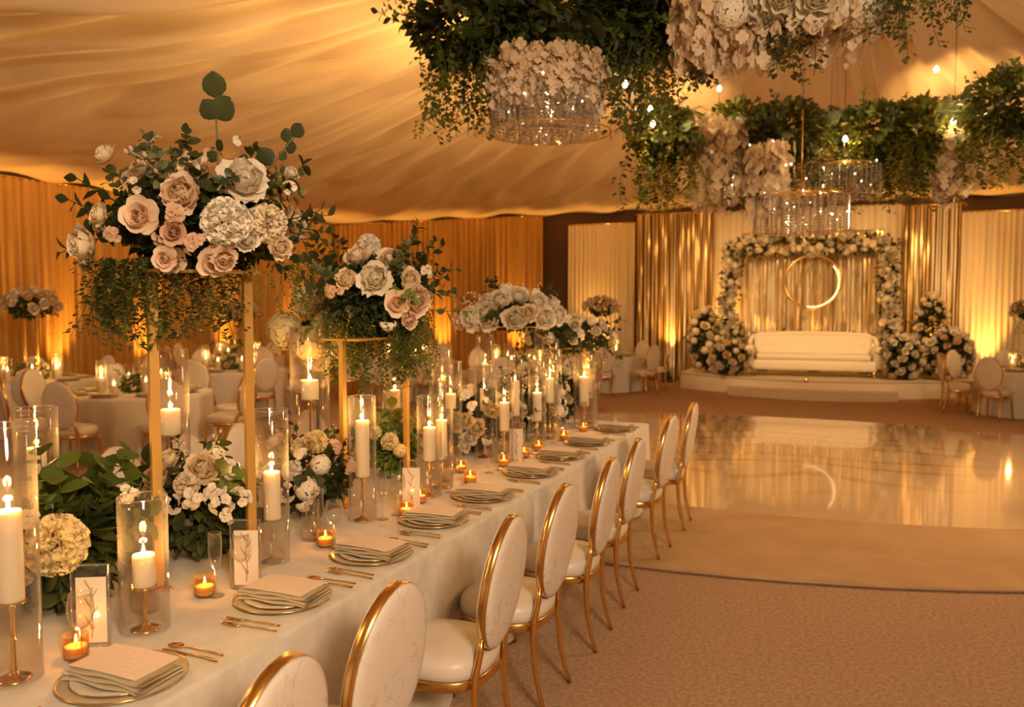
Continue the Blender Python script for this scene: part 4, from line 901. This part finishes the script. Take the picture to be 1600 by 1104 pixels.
def guest_table(x, y, where, tall, nchairs, rot0, seed, cheap=False, skip=()):
    rr = random.Random(seed); G = 'guest tables'
    t = thing('round_table', 'round guest table under white cloth ' + where, 'table', (x, y, 0), 0, G)
    link('tabletop', top_me, t)
    for k in range(4): link('leg', leg_me, t, (.45 * math.cos(k * PI / 2), .45 * math.sin(k * PI / 2), 0))
    o = link('tablecloth', CLM[seed % 2], None, (x, y, 0), (0, 0, rr.uniform(0, 6))); tag(o, 'white cloth falling in folds on the round table ' + where, 'tablecloth', 'white cloths on the guest tables')
    for k in range(nchairs):
        if k in skip: continue
        a = rot0 + 2 * PI * k / nchairs; r = 1.2
        put_chair(x + r * math.cos(a), y + r * math.sin(a), 0, a + PI / 2 + rr.uniform(-.1, .1), 'oval-back chair, %s anticlockwise from the dance floor side, table %s' % (ordn(k), where), 'chairs at the guest tables')
    for k in range(nchairs):
        a = rot0 + 2 * PI * k / nchairs; p = (x + .66 * math.cos(a), y + .66 * math.sin(a))
        q = thing('charger_plate', 'sage charger plate, %s anticlockwise from the dance floor side, table %s' % (ordn(k), where), 'plate', (p[0], p[1], .7612), 0, 'plates on the guest tables'); link('dish', plain_plate, q)
        q = thing('folded_napkin', 'sage napkin, %s anticlockwise from the dance floor side, table %s' % (ordn(k), where), 'napkin', (p[0], p[1], .769), a + PI / 2, 'napkins on the guest tables'); link('cloth', plain_nap, q, (0, 0, .002), None, .9)
    nc = 6
    for k in range(nc):
        a = rot0 + .3 + 2 * PI * k / nc; rad = .36 + .06 * (k % 2); sc_ = rr.uniform(.8, 1.5)
        p = (x + rad * math.cos(a), y + rad * math.sin(a), .7615)
        q = thing('pillar_candle', 'ivory candle, %s anticlockwise from the dance floor side, table %s' % (ordn(k), where), 'candle', p, 0, 'candles on the guest tables')
        link('wax', pc_wax, q, (0, 0, 0), None, (1, 1, sc_)); link('flame', big_flame, q, (0, 0, .138 * sc_))
        q = thing('glass_hurricane', 'candle glass, %s anticlockwise from the dance floor side, table %s' % (ordn(k), where), 'candle glass', p, 0, 'candle glasses on the guest tables')
        link('cylinder', pc_glass, q, (0, 0, 0), None, (1, 1, sc_ * 1.15))
        if k % 3 == 0: lamp('candle_glow', 'POINT', (p[0], p[1], 1.03), 5, CANDLE, .03)
    if tall:
        s = thing('flower_stand', 'gold stand with white flowers on the table ' + where, 'stand', (x, y, .7615), 0, 'flower stands on the guest tables')
        for u in (-1, 1): obj('leg', MB().box((u * .13, 0, tall / 2), (.025, .025, tall - .01)), 'gold_matte', s, smooth=False)
        obj('tray', MB().box((0, 0, tall), (.36, .22, .012)), 'gold_matte', s, smooth=False); obj('base_plate', MB().box((0, 0, .003), (.34, .16, .005)), 'gold_matte', s, smooth=False)
        arrangement('dome of white and blush flowers above the table ' + where, (x, y, .7615 + tall + .007), rand_blooms(20, .36, .36, .22, ('pW', 'pC', 'pB', 'pW'), .07, .1, rr, .12, True), 'tall flowers on the guest tables', ((.34, .34, .16), 420),
                    [(18, 'ruscus', 'dark', .2, .36, -20, 40)], ((14, 'green', .15, .35, .6, 1.1),), seed=seed + 300, zc=.1, lsize=.07)
    arrangement('low leafy white-flowered centrepiece on the table ' + where, (x, y, .7615), rand_blooms(12, .24, .24, .15, ('pW', 'bW', 'pC'), .04, .06, rr, .09, True), 'low flowers on the guest tables', ((.25, .25, .12), 360),
                [(12, 'ruscus', 'green', .16, .28, 0, 45), (8, 'eucalyptus', 'sage', .16, .26, 10, 60)], (), core='green', seed=seed + 400, zc=.1, lsize=.06)
guest_table(-8.45, 7.9, 'nearest the long table', 0, 8, .25, 1)
guest_table(-11.25, 8.6, 'by the side wall', .95, 8, .1, 2)
guest_table(-9.9, 11.3, 'in the second row', .0, 8, .3, 3)
guest_table(-12.2, 14.2, 'in the hall corner', .8, 8, .2, 4)
guest_table(-8.3, 14.6, 'at the back wall', .7, 8, .0, 5)
guest_table(-5.5, 13.6, 'by the dance floor', 0, 8, .2, 6)
guest_table(-5.2, 17.6, 'beside the ribbon curtain', .9, 8, .35, 7)
guest_table(2.8, 16.35, 'past the stage', .85, 8, .15, 8)

# ------------------------------------------------------------------ stage: arch, sofa, flowers
def garland(label, pts, rad, nb, seed, loc=(0, 0, 0), keys=('pW', 'pC', 'rW', 'pW', 'yC'), r0=.07, r1=.11, name='flower_arch'):
    rr = random.Random(seed); t = thing(name, label, 'flowers', loc)
    P = [Vector(p) for p in pts]; seg = [(P[i + 1] - P[i]).length for i in range(len(P) - 1)]; tot = sum(seg)
    def at(s):
        for i, l in enumerate(seg):
            if s <= l: return P[i].lerp(P[i + 1], s / l), (P[i + 1] - P[i]).normalized()
            s -= l
        return P[-1], (P[-1] - P[-2]).normalized()
    obj('frame', MB().tube(P, .02, 6), 'gold', t)
    mb = MB()
    for k in range(int(tot * 190)):
        p, d = at(rr.uniform(0, tot)); o = Vector((rr.gauss(0, 1), rr.gauss(0, 1), rr.gauss(0, 1))).normalized()
        leaf_q(mb, p + o * rad * rr.uniform(.3, 1.1), o + Vector((rr.uniform(-.5, .5),) * 3), Vector((rr.uniform(-1, 1), rr.uniform(-1, 1), 1)), .11, .04)
    obj('foliage', mb, 'dark', t, kind='stuff')
    for k in range(nb):
        p, d = at(tot * (k + .5) / nb); o = Vector((rr.uniform(-1, 1), rr.uniform(-1.4, -.1), rr.uniform(-1, 1))).normalized()
        o = (o - d * o.dot(d) * .6).normalized(); place_bloom(t, rr.choice(keys), p + o * rad * rr.uniform(.7, 1.15), o, rr.uniform(r0, r1), rr)
    for k in range(int(nb * .5)):
        p, d = at(rr.uniform(0, tot)); o = Vector((rr.uniform(-1, 1), rr.uniform(-1, .5), rr.uniform(-1, 1))).normalized(); place_sprig(t, 'ruscus', rr.choice(('dark', 'green')), p + o * rad * .5, o, rr.uniform(.2, .34), rr)
    return t
garland('big flower arch of white roses and leaves framing the sofa on the stage', [(-2.72, 0, .36), (-2.62, 0, 1.0), (-2.82, 0, 1.7), (-2.70, 0, 2.4), (-2.72, 0, 3.1), (-2.3, 0, 3.22), (-1.0, 0, 3.18), (.3, 0, 3.2), (.62, 0, 3.1), (.56, 0, 2.3), (.66, 0, 1.6), (.72, 0, .9), (.68, 0, .36)], .19, 210, 31, (0, 19.75, 0))
garland('low row of white flowers along the floor behind the stage sofa', [(-2.3, 0, .9), (-1.5, 0, .95), (-.7, 0, .92), (.45, 0, .95)], .15, 40, 32, (0, 19.95, .12), r0=.06, r1=.09, name='flower_row')
def stage_flowers(label, x, y, z, rx, rz_, n, seed, keys=('pW', 'pC', 'rC', 'pY', 'yC')):
    rr = random.Random(seed)
    return arrangement(label, (x, y, z), rand_blooms(n, rx, rx, rz_, keys, .07, .105, rr, rz_), 'flowers on the stage', ((rx, rx, rz_), 900),
                       [(24, 'ruscus', 'dark', .25, .4, -20, 60)], (), seed=seed, zc=rz_, lsize=.1, name='stage_flowers')
stage_flowers('tall cream flower column by the ribbon curtain on the stage', -3.1, 18.6, .352, .34, .72, 54, 51)
stage_flowers('round cream flower bush at the sofa arm on the table side of the stage', -2.50, 18.2, .352, .42, .36, 40, 52)
stage_flowers('round white flower bush at the other sofa arm on the stage', .84, 18.5, .36, .38, .44, 44, 53, ('pW', 'pC', 'rW'))
stage_flowers('tall dark leafy column with white flowers past the arch', 1.42, 19.3, .352, .32, .88, 48, 54)
stage_flowers('loose white flower bush at the outer stage corner', 1.72, 18.7, .352, .42, .5, 50, 55, ('pW', 'pC', 'rW', 'pB'))
def rounded_box(c, d, r=.05, seg=3):
    x, y, z = (q / 2 - r for q in d); mb = MB(); n = 4 * (seg + 1); rows = []
    lv = [(-z - r * math.cos(a), math.sin(a)) for a in [PI / 2 * i / seg for i in range(seg + 1)]] + [(z + r * math.sin(a), math.cos(a)) for a in [PI / 2 * i / seg for i in range(seg + 1)]]
    for zz, f in lv:
        row = []
        for q, (sx, sy) in enumerate(((1, 1), (-1, 1), (-1, -1), (1, -1))):
            for i in range(seg + 1):
                a = PI / 2 * q + PI / 2 * i / seg; row.append((c[0] + sx * x + r * f * math.cos(a), c[1] + sy * y + r * f * math.sin(a), c[2] + zz))
        rows.append(row)
    mb.grid(rows, closed_u=True); mb.f.append(tuple(range(n))[::-1]); mb.f.append(tuple(len(mb.v) - n + k for k in range(n))); return mb
t = thing('stage_sofa', 'long cream sofa with curved arms at the centre of the stage', 'sofa', (-.88, 18.75, .352), .07)
obj('seat_base', rounded_box((0, 0, .24), (2.5, .8, .22), .06), 'sofa', t); obj('seat_cushion', rounded_box((0, -.03, .41), (2.26, .74, .14), .06), 'sofa', t)
obj('backrest', rounded_box((0, .32, .58), (2.4, .2, .56), .08), 'sofa', t)
obj('back_rail', MB().tube([(-1.28, .1, .66), (-1.26, .3, .78), (-1.1, .36, .86), (-.6, .36, .885), (0, .36, .895), (.6, .36, .885), (1.1, .36, .86), (1.26, .3, .78), (1.28, .1, .66)], .05, 8), 'sofa', t)
for s in (-1, 1):
    obj('arm', rounded_box((s * 1.27, -.02, .42), (.2, .78, .46), .08), 'sofa', t)
    for yy in (-.34, .34): obj('leg', MB().tube([(s * 1.2, yy, 0), (s * 1.18, yy, .14)], [.02, .032], 8), 'gold', t)
for k in range(9): link('button', MB().lathe([(.001, .012), (.014, .008), (.016, 0)], 8).mesh('button', 'sofa') if k == 0 else bpy.data.meshes['button'], t, (-1.0 + .25 * k, .214, .66), (PI / 2, 0, 0))
t = thing('ring_ornament', 'glowing gold ring hanging inside the flower arch above the sofa', 'ornament', (-.95, 19.6, 2.36))
rows = [[((.56 + a) * math.cos(2 * PI * k / 48), b, (.56 + a) * math.sin(2 * PI * k / 48)) for k in range(48)] for a, b in ((0, -.05), (.05, -.05), (.05, .05), (0, .05))]
obj('hoop', MB().grid(rows, closed_u=True, closed_v=True), 'gold', t)
obj('light_strip', MB().tube([(.55 * math.cos(a), -.06, .55 * math.sin(a)) for a in [-1.75 + .09 * k for k in range(28)]], .013, 5), 'led', t)
obj('hanger', MB().tube([(0, 0, .6), (0, 0, .78)], .008, 5), 'gold', t)
for k in range(5): link('crystal_strand', CS, t, (-.12 + .06 * k, 0, .55), None, (.6, .6, .5 + .25 * math.sin(PI * k / 4)))
rr = random.Random(77)
for k in range(7): place_bloom(t, 'pW', (rr.uniform(-.16, .16), -.06, .62 + rr.uniform(-.05, .16)), (rr.uniform(-.6, .6), -1, rr.uniform(-.4, .5)), .07, rr)
v = inst(vot, (-.9, 17.1, .352), 0, 'small votive glowing at the front edge of the stage', 'votives on the stage')

# ------------------------------------------------------------------ floral chandeliers
def wire(t, x, y, z, top): obj('wire', MB().tube([(x, y, z), (x, y, top)], .004, 4), 'black', t)
def cluster(t, c, R, zr, rr, nv, mats, l0, l1, nsp=40, thick=1.0, core='dark', nl=900):
    thick *= 1.55
    leaf_mass(t, core, (R, R, zr), nl, .09, rr, c, 'foliage')
    for k in range(nsp):
        a = rr.uniform(0, 6.3); e = rr.uniform(-.5, .9); d = Vector((math.cos(a) * math.cos(e), math.sin(a) * math.cos(e), math.sin(e) * .8))
        place_sprig(t, rr.choice(('ruscus', 'fern')), rr.choice(('dark', 'green')), Vector(c) + Vector((d.x * R * .7, d.y * R * .7, d.z * zr * .7)), d, rr.uniform(.25, .45), rr)
    for k in range(nv):
        a = rr.uniform(0, 6.3); q = math.sqrt(rr.random()) * R * 1.05
        place_vine(t, rr.choice(mats), (c[0] + math.cos(a) * q, c[1] + math.sin(a) * q, c[2] - zr * .3), rr.uniform(l0, l1), rr, thick)
def bulbs(t, spots, energy=16):
    for p in spots:
        b = obj('lamp_bulb', MB().lathe([(.001, -.03), (.02, -.02), (.026, 0), (.018, .02), (.008, .035)], 8), 'bulb', t, p)
        lamp('bulb_glow', 'POINT', (t.location.x + p[0], t.location.y + p[1], t.location.z + p[2]), energy, (1, .66, .30), .03)
def glints(t, c, R, z0, z1, n, rr):
    for k in range(n):
        a = rr.uniform(0, 6.3); q = R * rr.uniform(.6, 1.05); link('glint_bead', GLINT, t, (c[0] + q * math.cos(a), c[1] + q * math.sin(a), rr.uniform(z0, z1)))
GLINT = MB().lathe([(.001, -.008), (.0065, 0), (.001, .008)], 6).mesh('glint_bead', 'bulb')  # emissive beads standing in for sparkle on the crystals
def ring_tube(R, r, n=48): return MB().tube([(R * math.cos(2 * PI * k / n), R * math.sin(2 * PI * k / n), 0) for k in range(n)], r, 6, closed=True)
def crystal_drum(t, c, R, ztop, h, n, rings=((1, 1), (.72, 1.05), (.42, 1.1))):
    for f, hh in rings:
        obj('crystal_ring', ring_tube(R * f, .008), 'gold', t, (c[0], c[1], ztop))
        for k in range(max(6, int(n * f))):
            a = 2 * PI * k / max(6, int(n * f)); link('crystal_strand', CS, t, (c[0] + R * f * math.cos(a), c[1] + R * f * math.sin(a), ztop), (0, 0, a), (.9, .9, h * hh))
def flower_drum(t, c, R, z0, z1, n, l0, l1, rr):
    for k in range(n):
        a = k * 2.39996; q = R * math.sqrt((k + .5) / n) if k % 3 == 0 else R * rr.uniform(.85, 1.02)
        link('blossom_string', BS[rr.randrange(3)], t, (c[0] + q * math.cos(a), c[1] + q * math.sin(a), rr.uniform(z0, z1)), (0, 0, rr.uniform(0, 6)), (lambda L: (.12 + .7 * L,) * 2 + (L,))(rr.uniform(l0, l1)))
rr = random.Random(61)
CG2 = 'floral chandeliers under the ceiling'
# chandelier by the tent side: greenery crown, white flower drum, crystals
x, y = -2.16, 5.94
t = thing('floral_chandelier', 'crystal chandelier with white flower drum under a wide dark fern crown', 'chandelier', (x, y, 3.62), 0, CG2)
for a in (0, 2.1, 4.2): wire(t, .5 * math.cos(a), .5 * math.sin(a), .5, ceil_h(x + .5 * math.cos(a), y + .5 * math.sin(a)) - 3.62)
obj('hoop', ring_tube(.8, .015), 'black', t, (0, 0, .42)); obj('hoop', ring_tube(.46, .008), 'gold_matte', t, (0, 0, -.47))
for cx, cy, R, nv in ((-.62, -.26, .34, 44), (-.38, .32, .34, 24), (.1, .5, .36, 16), (.42, .3, .36, 24), (.62, .14, .26, 30), (.1, -.1, .4, 4), (-.2, -.2, .3, 6)):
    low = R < .3 or nv > 40
    cluster(t, (cx, cy, .30), R, .26, rr, nv, ('dark', 'vine', 'dark', 'green') if nv < 40 else ('vine', 'green', 'dark', 'lime'), .3 if low else .2, .82 if low else .5, 30, .9, 'dark', 700)
flower_drum(t, (.02, -.16), .39, -.10, .06, 130, .2, .38, rr)
bulbs(t, [(.02, -.16, -.12), (-.16, -.1, .0), (.2, -.1, .0)], 9)  # bulbs added inside the drum to warm the blossoms
crystal_drum(t, (.02, -.16), .39, -.20, .32, 46)
bulbs(t, [(.45, .45, -.05)], 14); bulbs(t, [(.0, .3, .75)], 40)  # the upper bulb is added above the crown to light the ceiling
glints(t, (.02, -.16), .37, -.46, .0, 52, rr)
# chandelier over the aisle: white flower mass with loose vines
x, y = -.42, 5.9
t = thing('floral_chandelier', 'hanging mass of white hydrangeas with loose vines over the aisle', 'chandelier', (x, y, 3.85), 0, CG2)
for a in (.5, 2.6, 4.7): wire(t, .5 * math.cos(a), .5 * math.sin(a), .3, ceil_h(x + .5 * math.cos(a), y + .5 * math.sin(a)) - 3.85)
obj('hoop', ring_tube(.72, .015), 'black', t, (0, 0, .25))
for k in range(46):
    a = k * 2.39996; q = .62 * math.sqrt((k + .5) / 46); place_bloom(t, 'yW' if k % 4 else 'pW', (q * math.cos(a) - .05, q * math.sin(a) * .8, .12 + rr.uniform(-.22, .12) - .1 * (1 - q)), (math.cos(a) * q, math.sin(a) * q - .3, -.5), rr.uniform(.12, .17), rr)
flower_drum(t, (-.45, -.1), .3, .1, .2, 44, .35, .6, rr); flower_drum(t, (.1, -.1), .34, -.05, .1, 40, .22, .4, rr)
cluster(t, (-.05, -.28, .05), .12, .12, rr, 16, ('dark', 'vine'), .35, .62, 6, 1.1, 'dark', 120)
cluster(t, (.72, -.1, .2), .3, .2, rr, 44, ('vine', 'dark', 'green'), .25, .55, 26, 1.0, 'dark', 500)
cluster(t, (-.72, .1, .2), .2, .2, rr, 26, ('vine', 'dark'), .3, .65, 12, 1.0, 'dark', 300)
bulbs(t, [(.2, .3, .5)], 40)
# the big hoop over the dance floor with four hanging gardens and crystals
x, y, z = -.3, 9.05, 4.0
t = thing('floral_chandelier', 'curved iron rail over the dance floor hung with green gardens and crystals', 'chandelier', (x, y, z), 0, CG2)
ARC = [.18 + 3.56 * k / 48 for k in range(49)]
obj('rail', MB().tube([(2 * math.cos(a), 2 * math.sin(a), 0) for a in ARC], .02, 8), 'black', t); obj('rail', MB().tube([(1.94 * math.cos(a), 1.94 * math.sin(a), -.1) for a in ARC], .011, 6), 'crystal', t)
for a in (.2, .9, 1.6, 2.3, 3.0, 3.72): wire(t, 2 * math.cos(a), 2 * math.sin(a), 0, ceil_h(x + 2 * math.cos(a), y + 2 * math.sin(a)) - z)
def at_ring(u, w_=0.0):     # u across the view, w_ away from the viewer, both in metres about the hoop centre
    c_, s_ = math.cos(YAW), math.sin(YAW); return (u * c_ - w_ * s_, u * s_ + w_ * c_)
for (u, w_, R, nv, l0, l1, zz, mats) in ((-1.52, 1.0, .34, 36, .3, .85, -.1, ('green', 'dark', 'lime', 'sage')), (-.55, 1.35, .46, 44, .3, .85, -.02, ('dark', 'green', 'vine')), (.02, 1.35, .46, 46, .3, .9, -.02, ('vine', 'lime', 'dark', 'green')),
                                         (1.0, 1.3, .44, 46, .35, .8, -.05, ('vine', 'green', 'dark', 'lime')), (1.42, 1.1, .36, 34, .35, .85, -.05, ('vine', 'green', 'dark')), (2.0, .3, .46, 50, .3, .8, .05, ('dark', 'vine', 'green'))):
    px_, py_ = at_ring(u, w_); cluster(t, (px_, py_, zz - .1), R, .33, rr, nv + 14, mats + ('lime',), l0, l1, 30, 1.15, 'vine', 1000)
    lm = MB()
px_, py_ = at_ring(-.85, 1.15); flower_drum(t, (px_, py_), .22, -.2, 0, 46, .5, .95, rr)
bulbs(t, [(px_, py_ + .1, -.35), (px_ + .1, py_, -.7)], 9)  # added inside this blossom drum too, for a warmer glow
px_, py_ = at_ring(-.35, .9); flower_drum(t, (px_, py_), .18, -.5, -.35, 26, .4, .8, rr)
px_, py_ = at_ring(0, .8); crystal_drum(t, (px_, py_), .50, -.95, .38, 40)
px_, py_ = at_ring(.62, 1.2); crystal_drum(t, (px_, py_), .40, -.55, .36, 34)
px_, py_ = at_ring(1.72, .9); flower_drum(t, (px_, py_), .16, -.3, -.2, 22, .4, .8, rr)
px_, py_ = at_ring(0, .8); obj('hanger', MB().tube([(px_, py_, -.95), (px_, py_, 0)], .008, 5), 'gold', t); wire(t, px_, py_, 0, ceil_h(x + px_, y + py_) - z)
px_, py_ = at_ring(.62, 1.2); obj('hanger', MB().tube([(px_, py_, -.55), (px_, py_, 0)], .008, 5), 'gold', t); wire(t, px_, py_, 0, ceil_h(x + px_, y + py_) - z)
bulbs(t, [(*at_ring(-1.75, .35), -.1), (*at_ring(-1.68, .6), -.2), (*at_ring(.55, 1.0), -.28), (*at_ring(1.6, .7), -.15), (*at_ring(-.9, .9), .25), (*at_ring(0, .1), .4), (*at_ring(1.3, .5), .35)], 40)
glints(t, at_ring(0, .8), .5, -1.3, -.9, 20, rr); glints(t, at_ring(.62, 1.2), .4, -.9, -.5, 18, rr); glints(t, at_ring(-.6, 1.0), .5, -.9, -.3, 14, rr)

for a, e in ((3.25, 230), (3.7, 190), (2.7, 200), (2.15, 120), (.2, 220), (.55, 160), (1.2, 110)):
    p = (x + 2.0 * math.cos(a), y + 2.0 * math.sin(a), z + .25)
    b = obj('lamp_head', MB().lathe([(.001, -.08), (.04, -.075), (.05, .05), (.045, .05), (.03, .0), (.001, .0)], 12), 'black', t, (2.0 * math.cos(a), 2.0 * math.sin(a), .16), Vector((math.cos(a), math.sin(a), .12)).to_track_quat('Z', 'Y'))
    lamp('ceiling_beam', 'SPOT', (p[0] + .12 * math.cos(a), p[1] + .12 * math.sin(a), z + .18), e * 5, (1, .56, .18), .05, (p[0] + 5 * math.cos(a), p[1] + 5 * math.sin(a), z + .62), 66, 1)
# ------------------------------------------------------------------ uplights along the walls
up = thing('uplight', 'x', 'light')
obj('lamp_body', MB().lathe([(.001, .05), (.075, .055), (.085, .09), (.085, .24), (.078, .245), (.07, .2), (.001, .2)], 18), 'black', up)
lathe_obj('lens', [(.001, .205), (.069, .205)], 'bulb', up, 18)
obj('yoke', MB().tube([(-.1, 0, .005), (-.1, 0, .16), (-.086, 0, .165)], .008, 6).tube([(.1, 0, .005), (.1, 0, .16), (.086, 0, .165)], .008, 6).box((0, 0, .008), (.24, .14, .015)), 'black', up)
UP = [((XL + .50, y), (XL + .24, y, 3.4), 'at the side wall, %s from the back corner' % ordn(5 - k)) for k, y in enumerate([6.0, 9.6, 11.3, 13.3, 15.8, 18.3])]
UP += [((x, YB - .52), (x, YB - .24, 3.4), wd) for x, wd in [(-12.9, 'at the back wall, in the corner'), (-10.5, 'at the back wall, second from the corner'), (-8.3, 'at the back wall, beside the dark gap'), (-6.1, 'at the foot of the beige panel by the ribbons'), (2.55, 'at the foot of the beige panel past the stage'), (5.2, 'at the back wall, past the stage'), (8.5, 'at the back wall, towards the far corner')]]
for (px_, py_), tg, wd in UP:
    inst(up, (px_, py_, .001), 0, 'small black uplight ' + wd, 'uplights along the walls')
    lamp('uplight_beam', 'SPOT', (px_, py_, .26), 430, AMBER, .05, tg, 58, 1)
for px_, tx in ((-4.2, -4.2), (-2.9, -2.9), (1.4, 1.4), (-2.0, -2.0), (-.9, -.9), (.15, .15)):  # the three behind the sofa are added to brighten the backcloth
    inst(up, (px_, YB - .78, .352 if -3.6 < px_ < 1.8 else .001), 0, 'small black uplight at the stage backcloth, %s across' % ordn(sorted([-4.2, -2.9, 1.4, -2.0, -.9, .15]).index(px_)), 'uplights along the walls')
    lamp('uplight_beam', 'SPOT', (px_, YB - .78, .65), 380 if -2.5 < px_ < 1 else 170, AMBER, .05, (tx, YB - .3, 3), 80, .9)
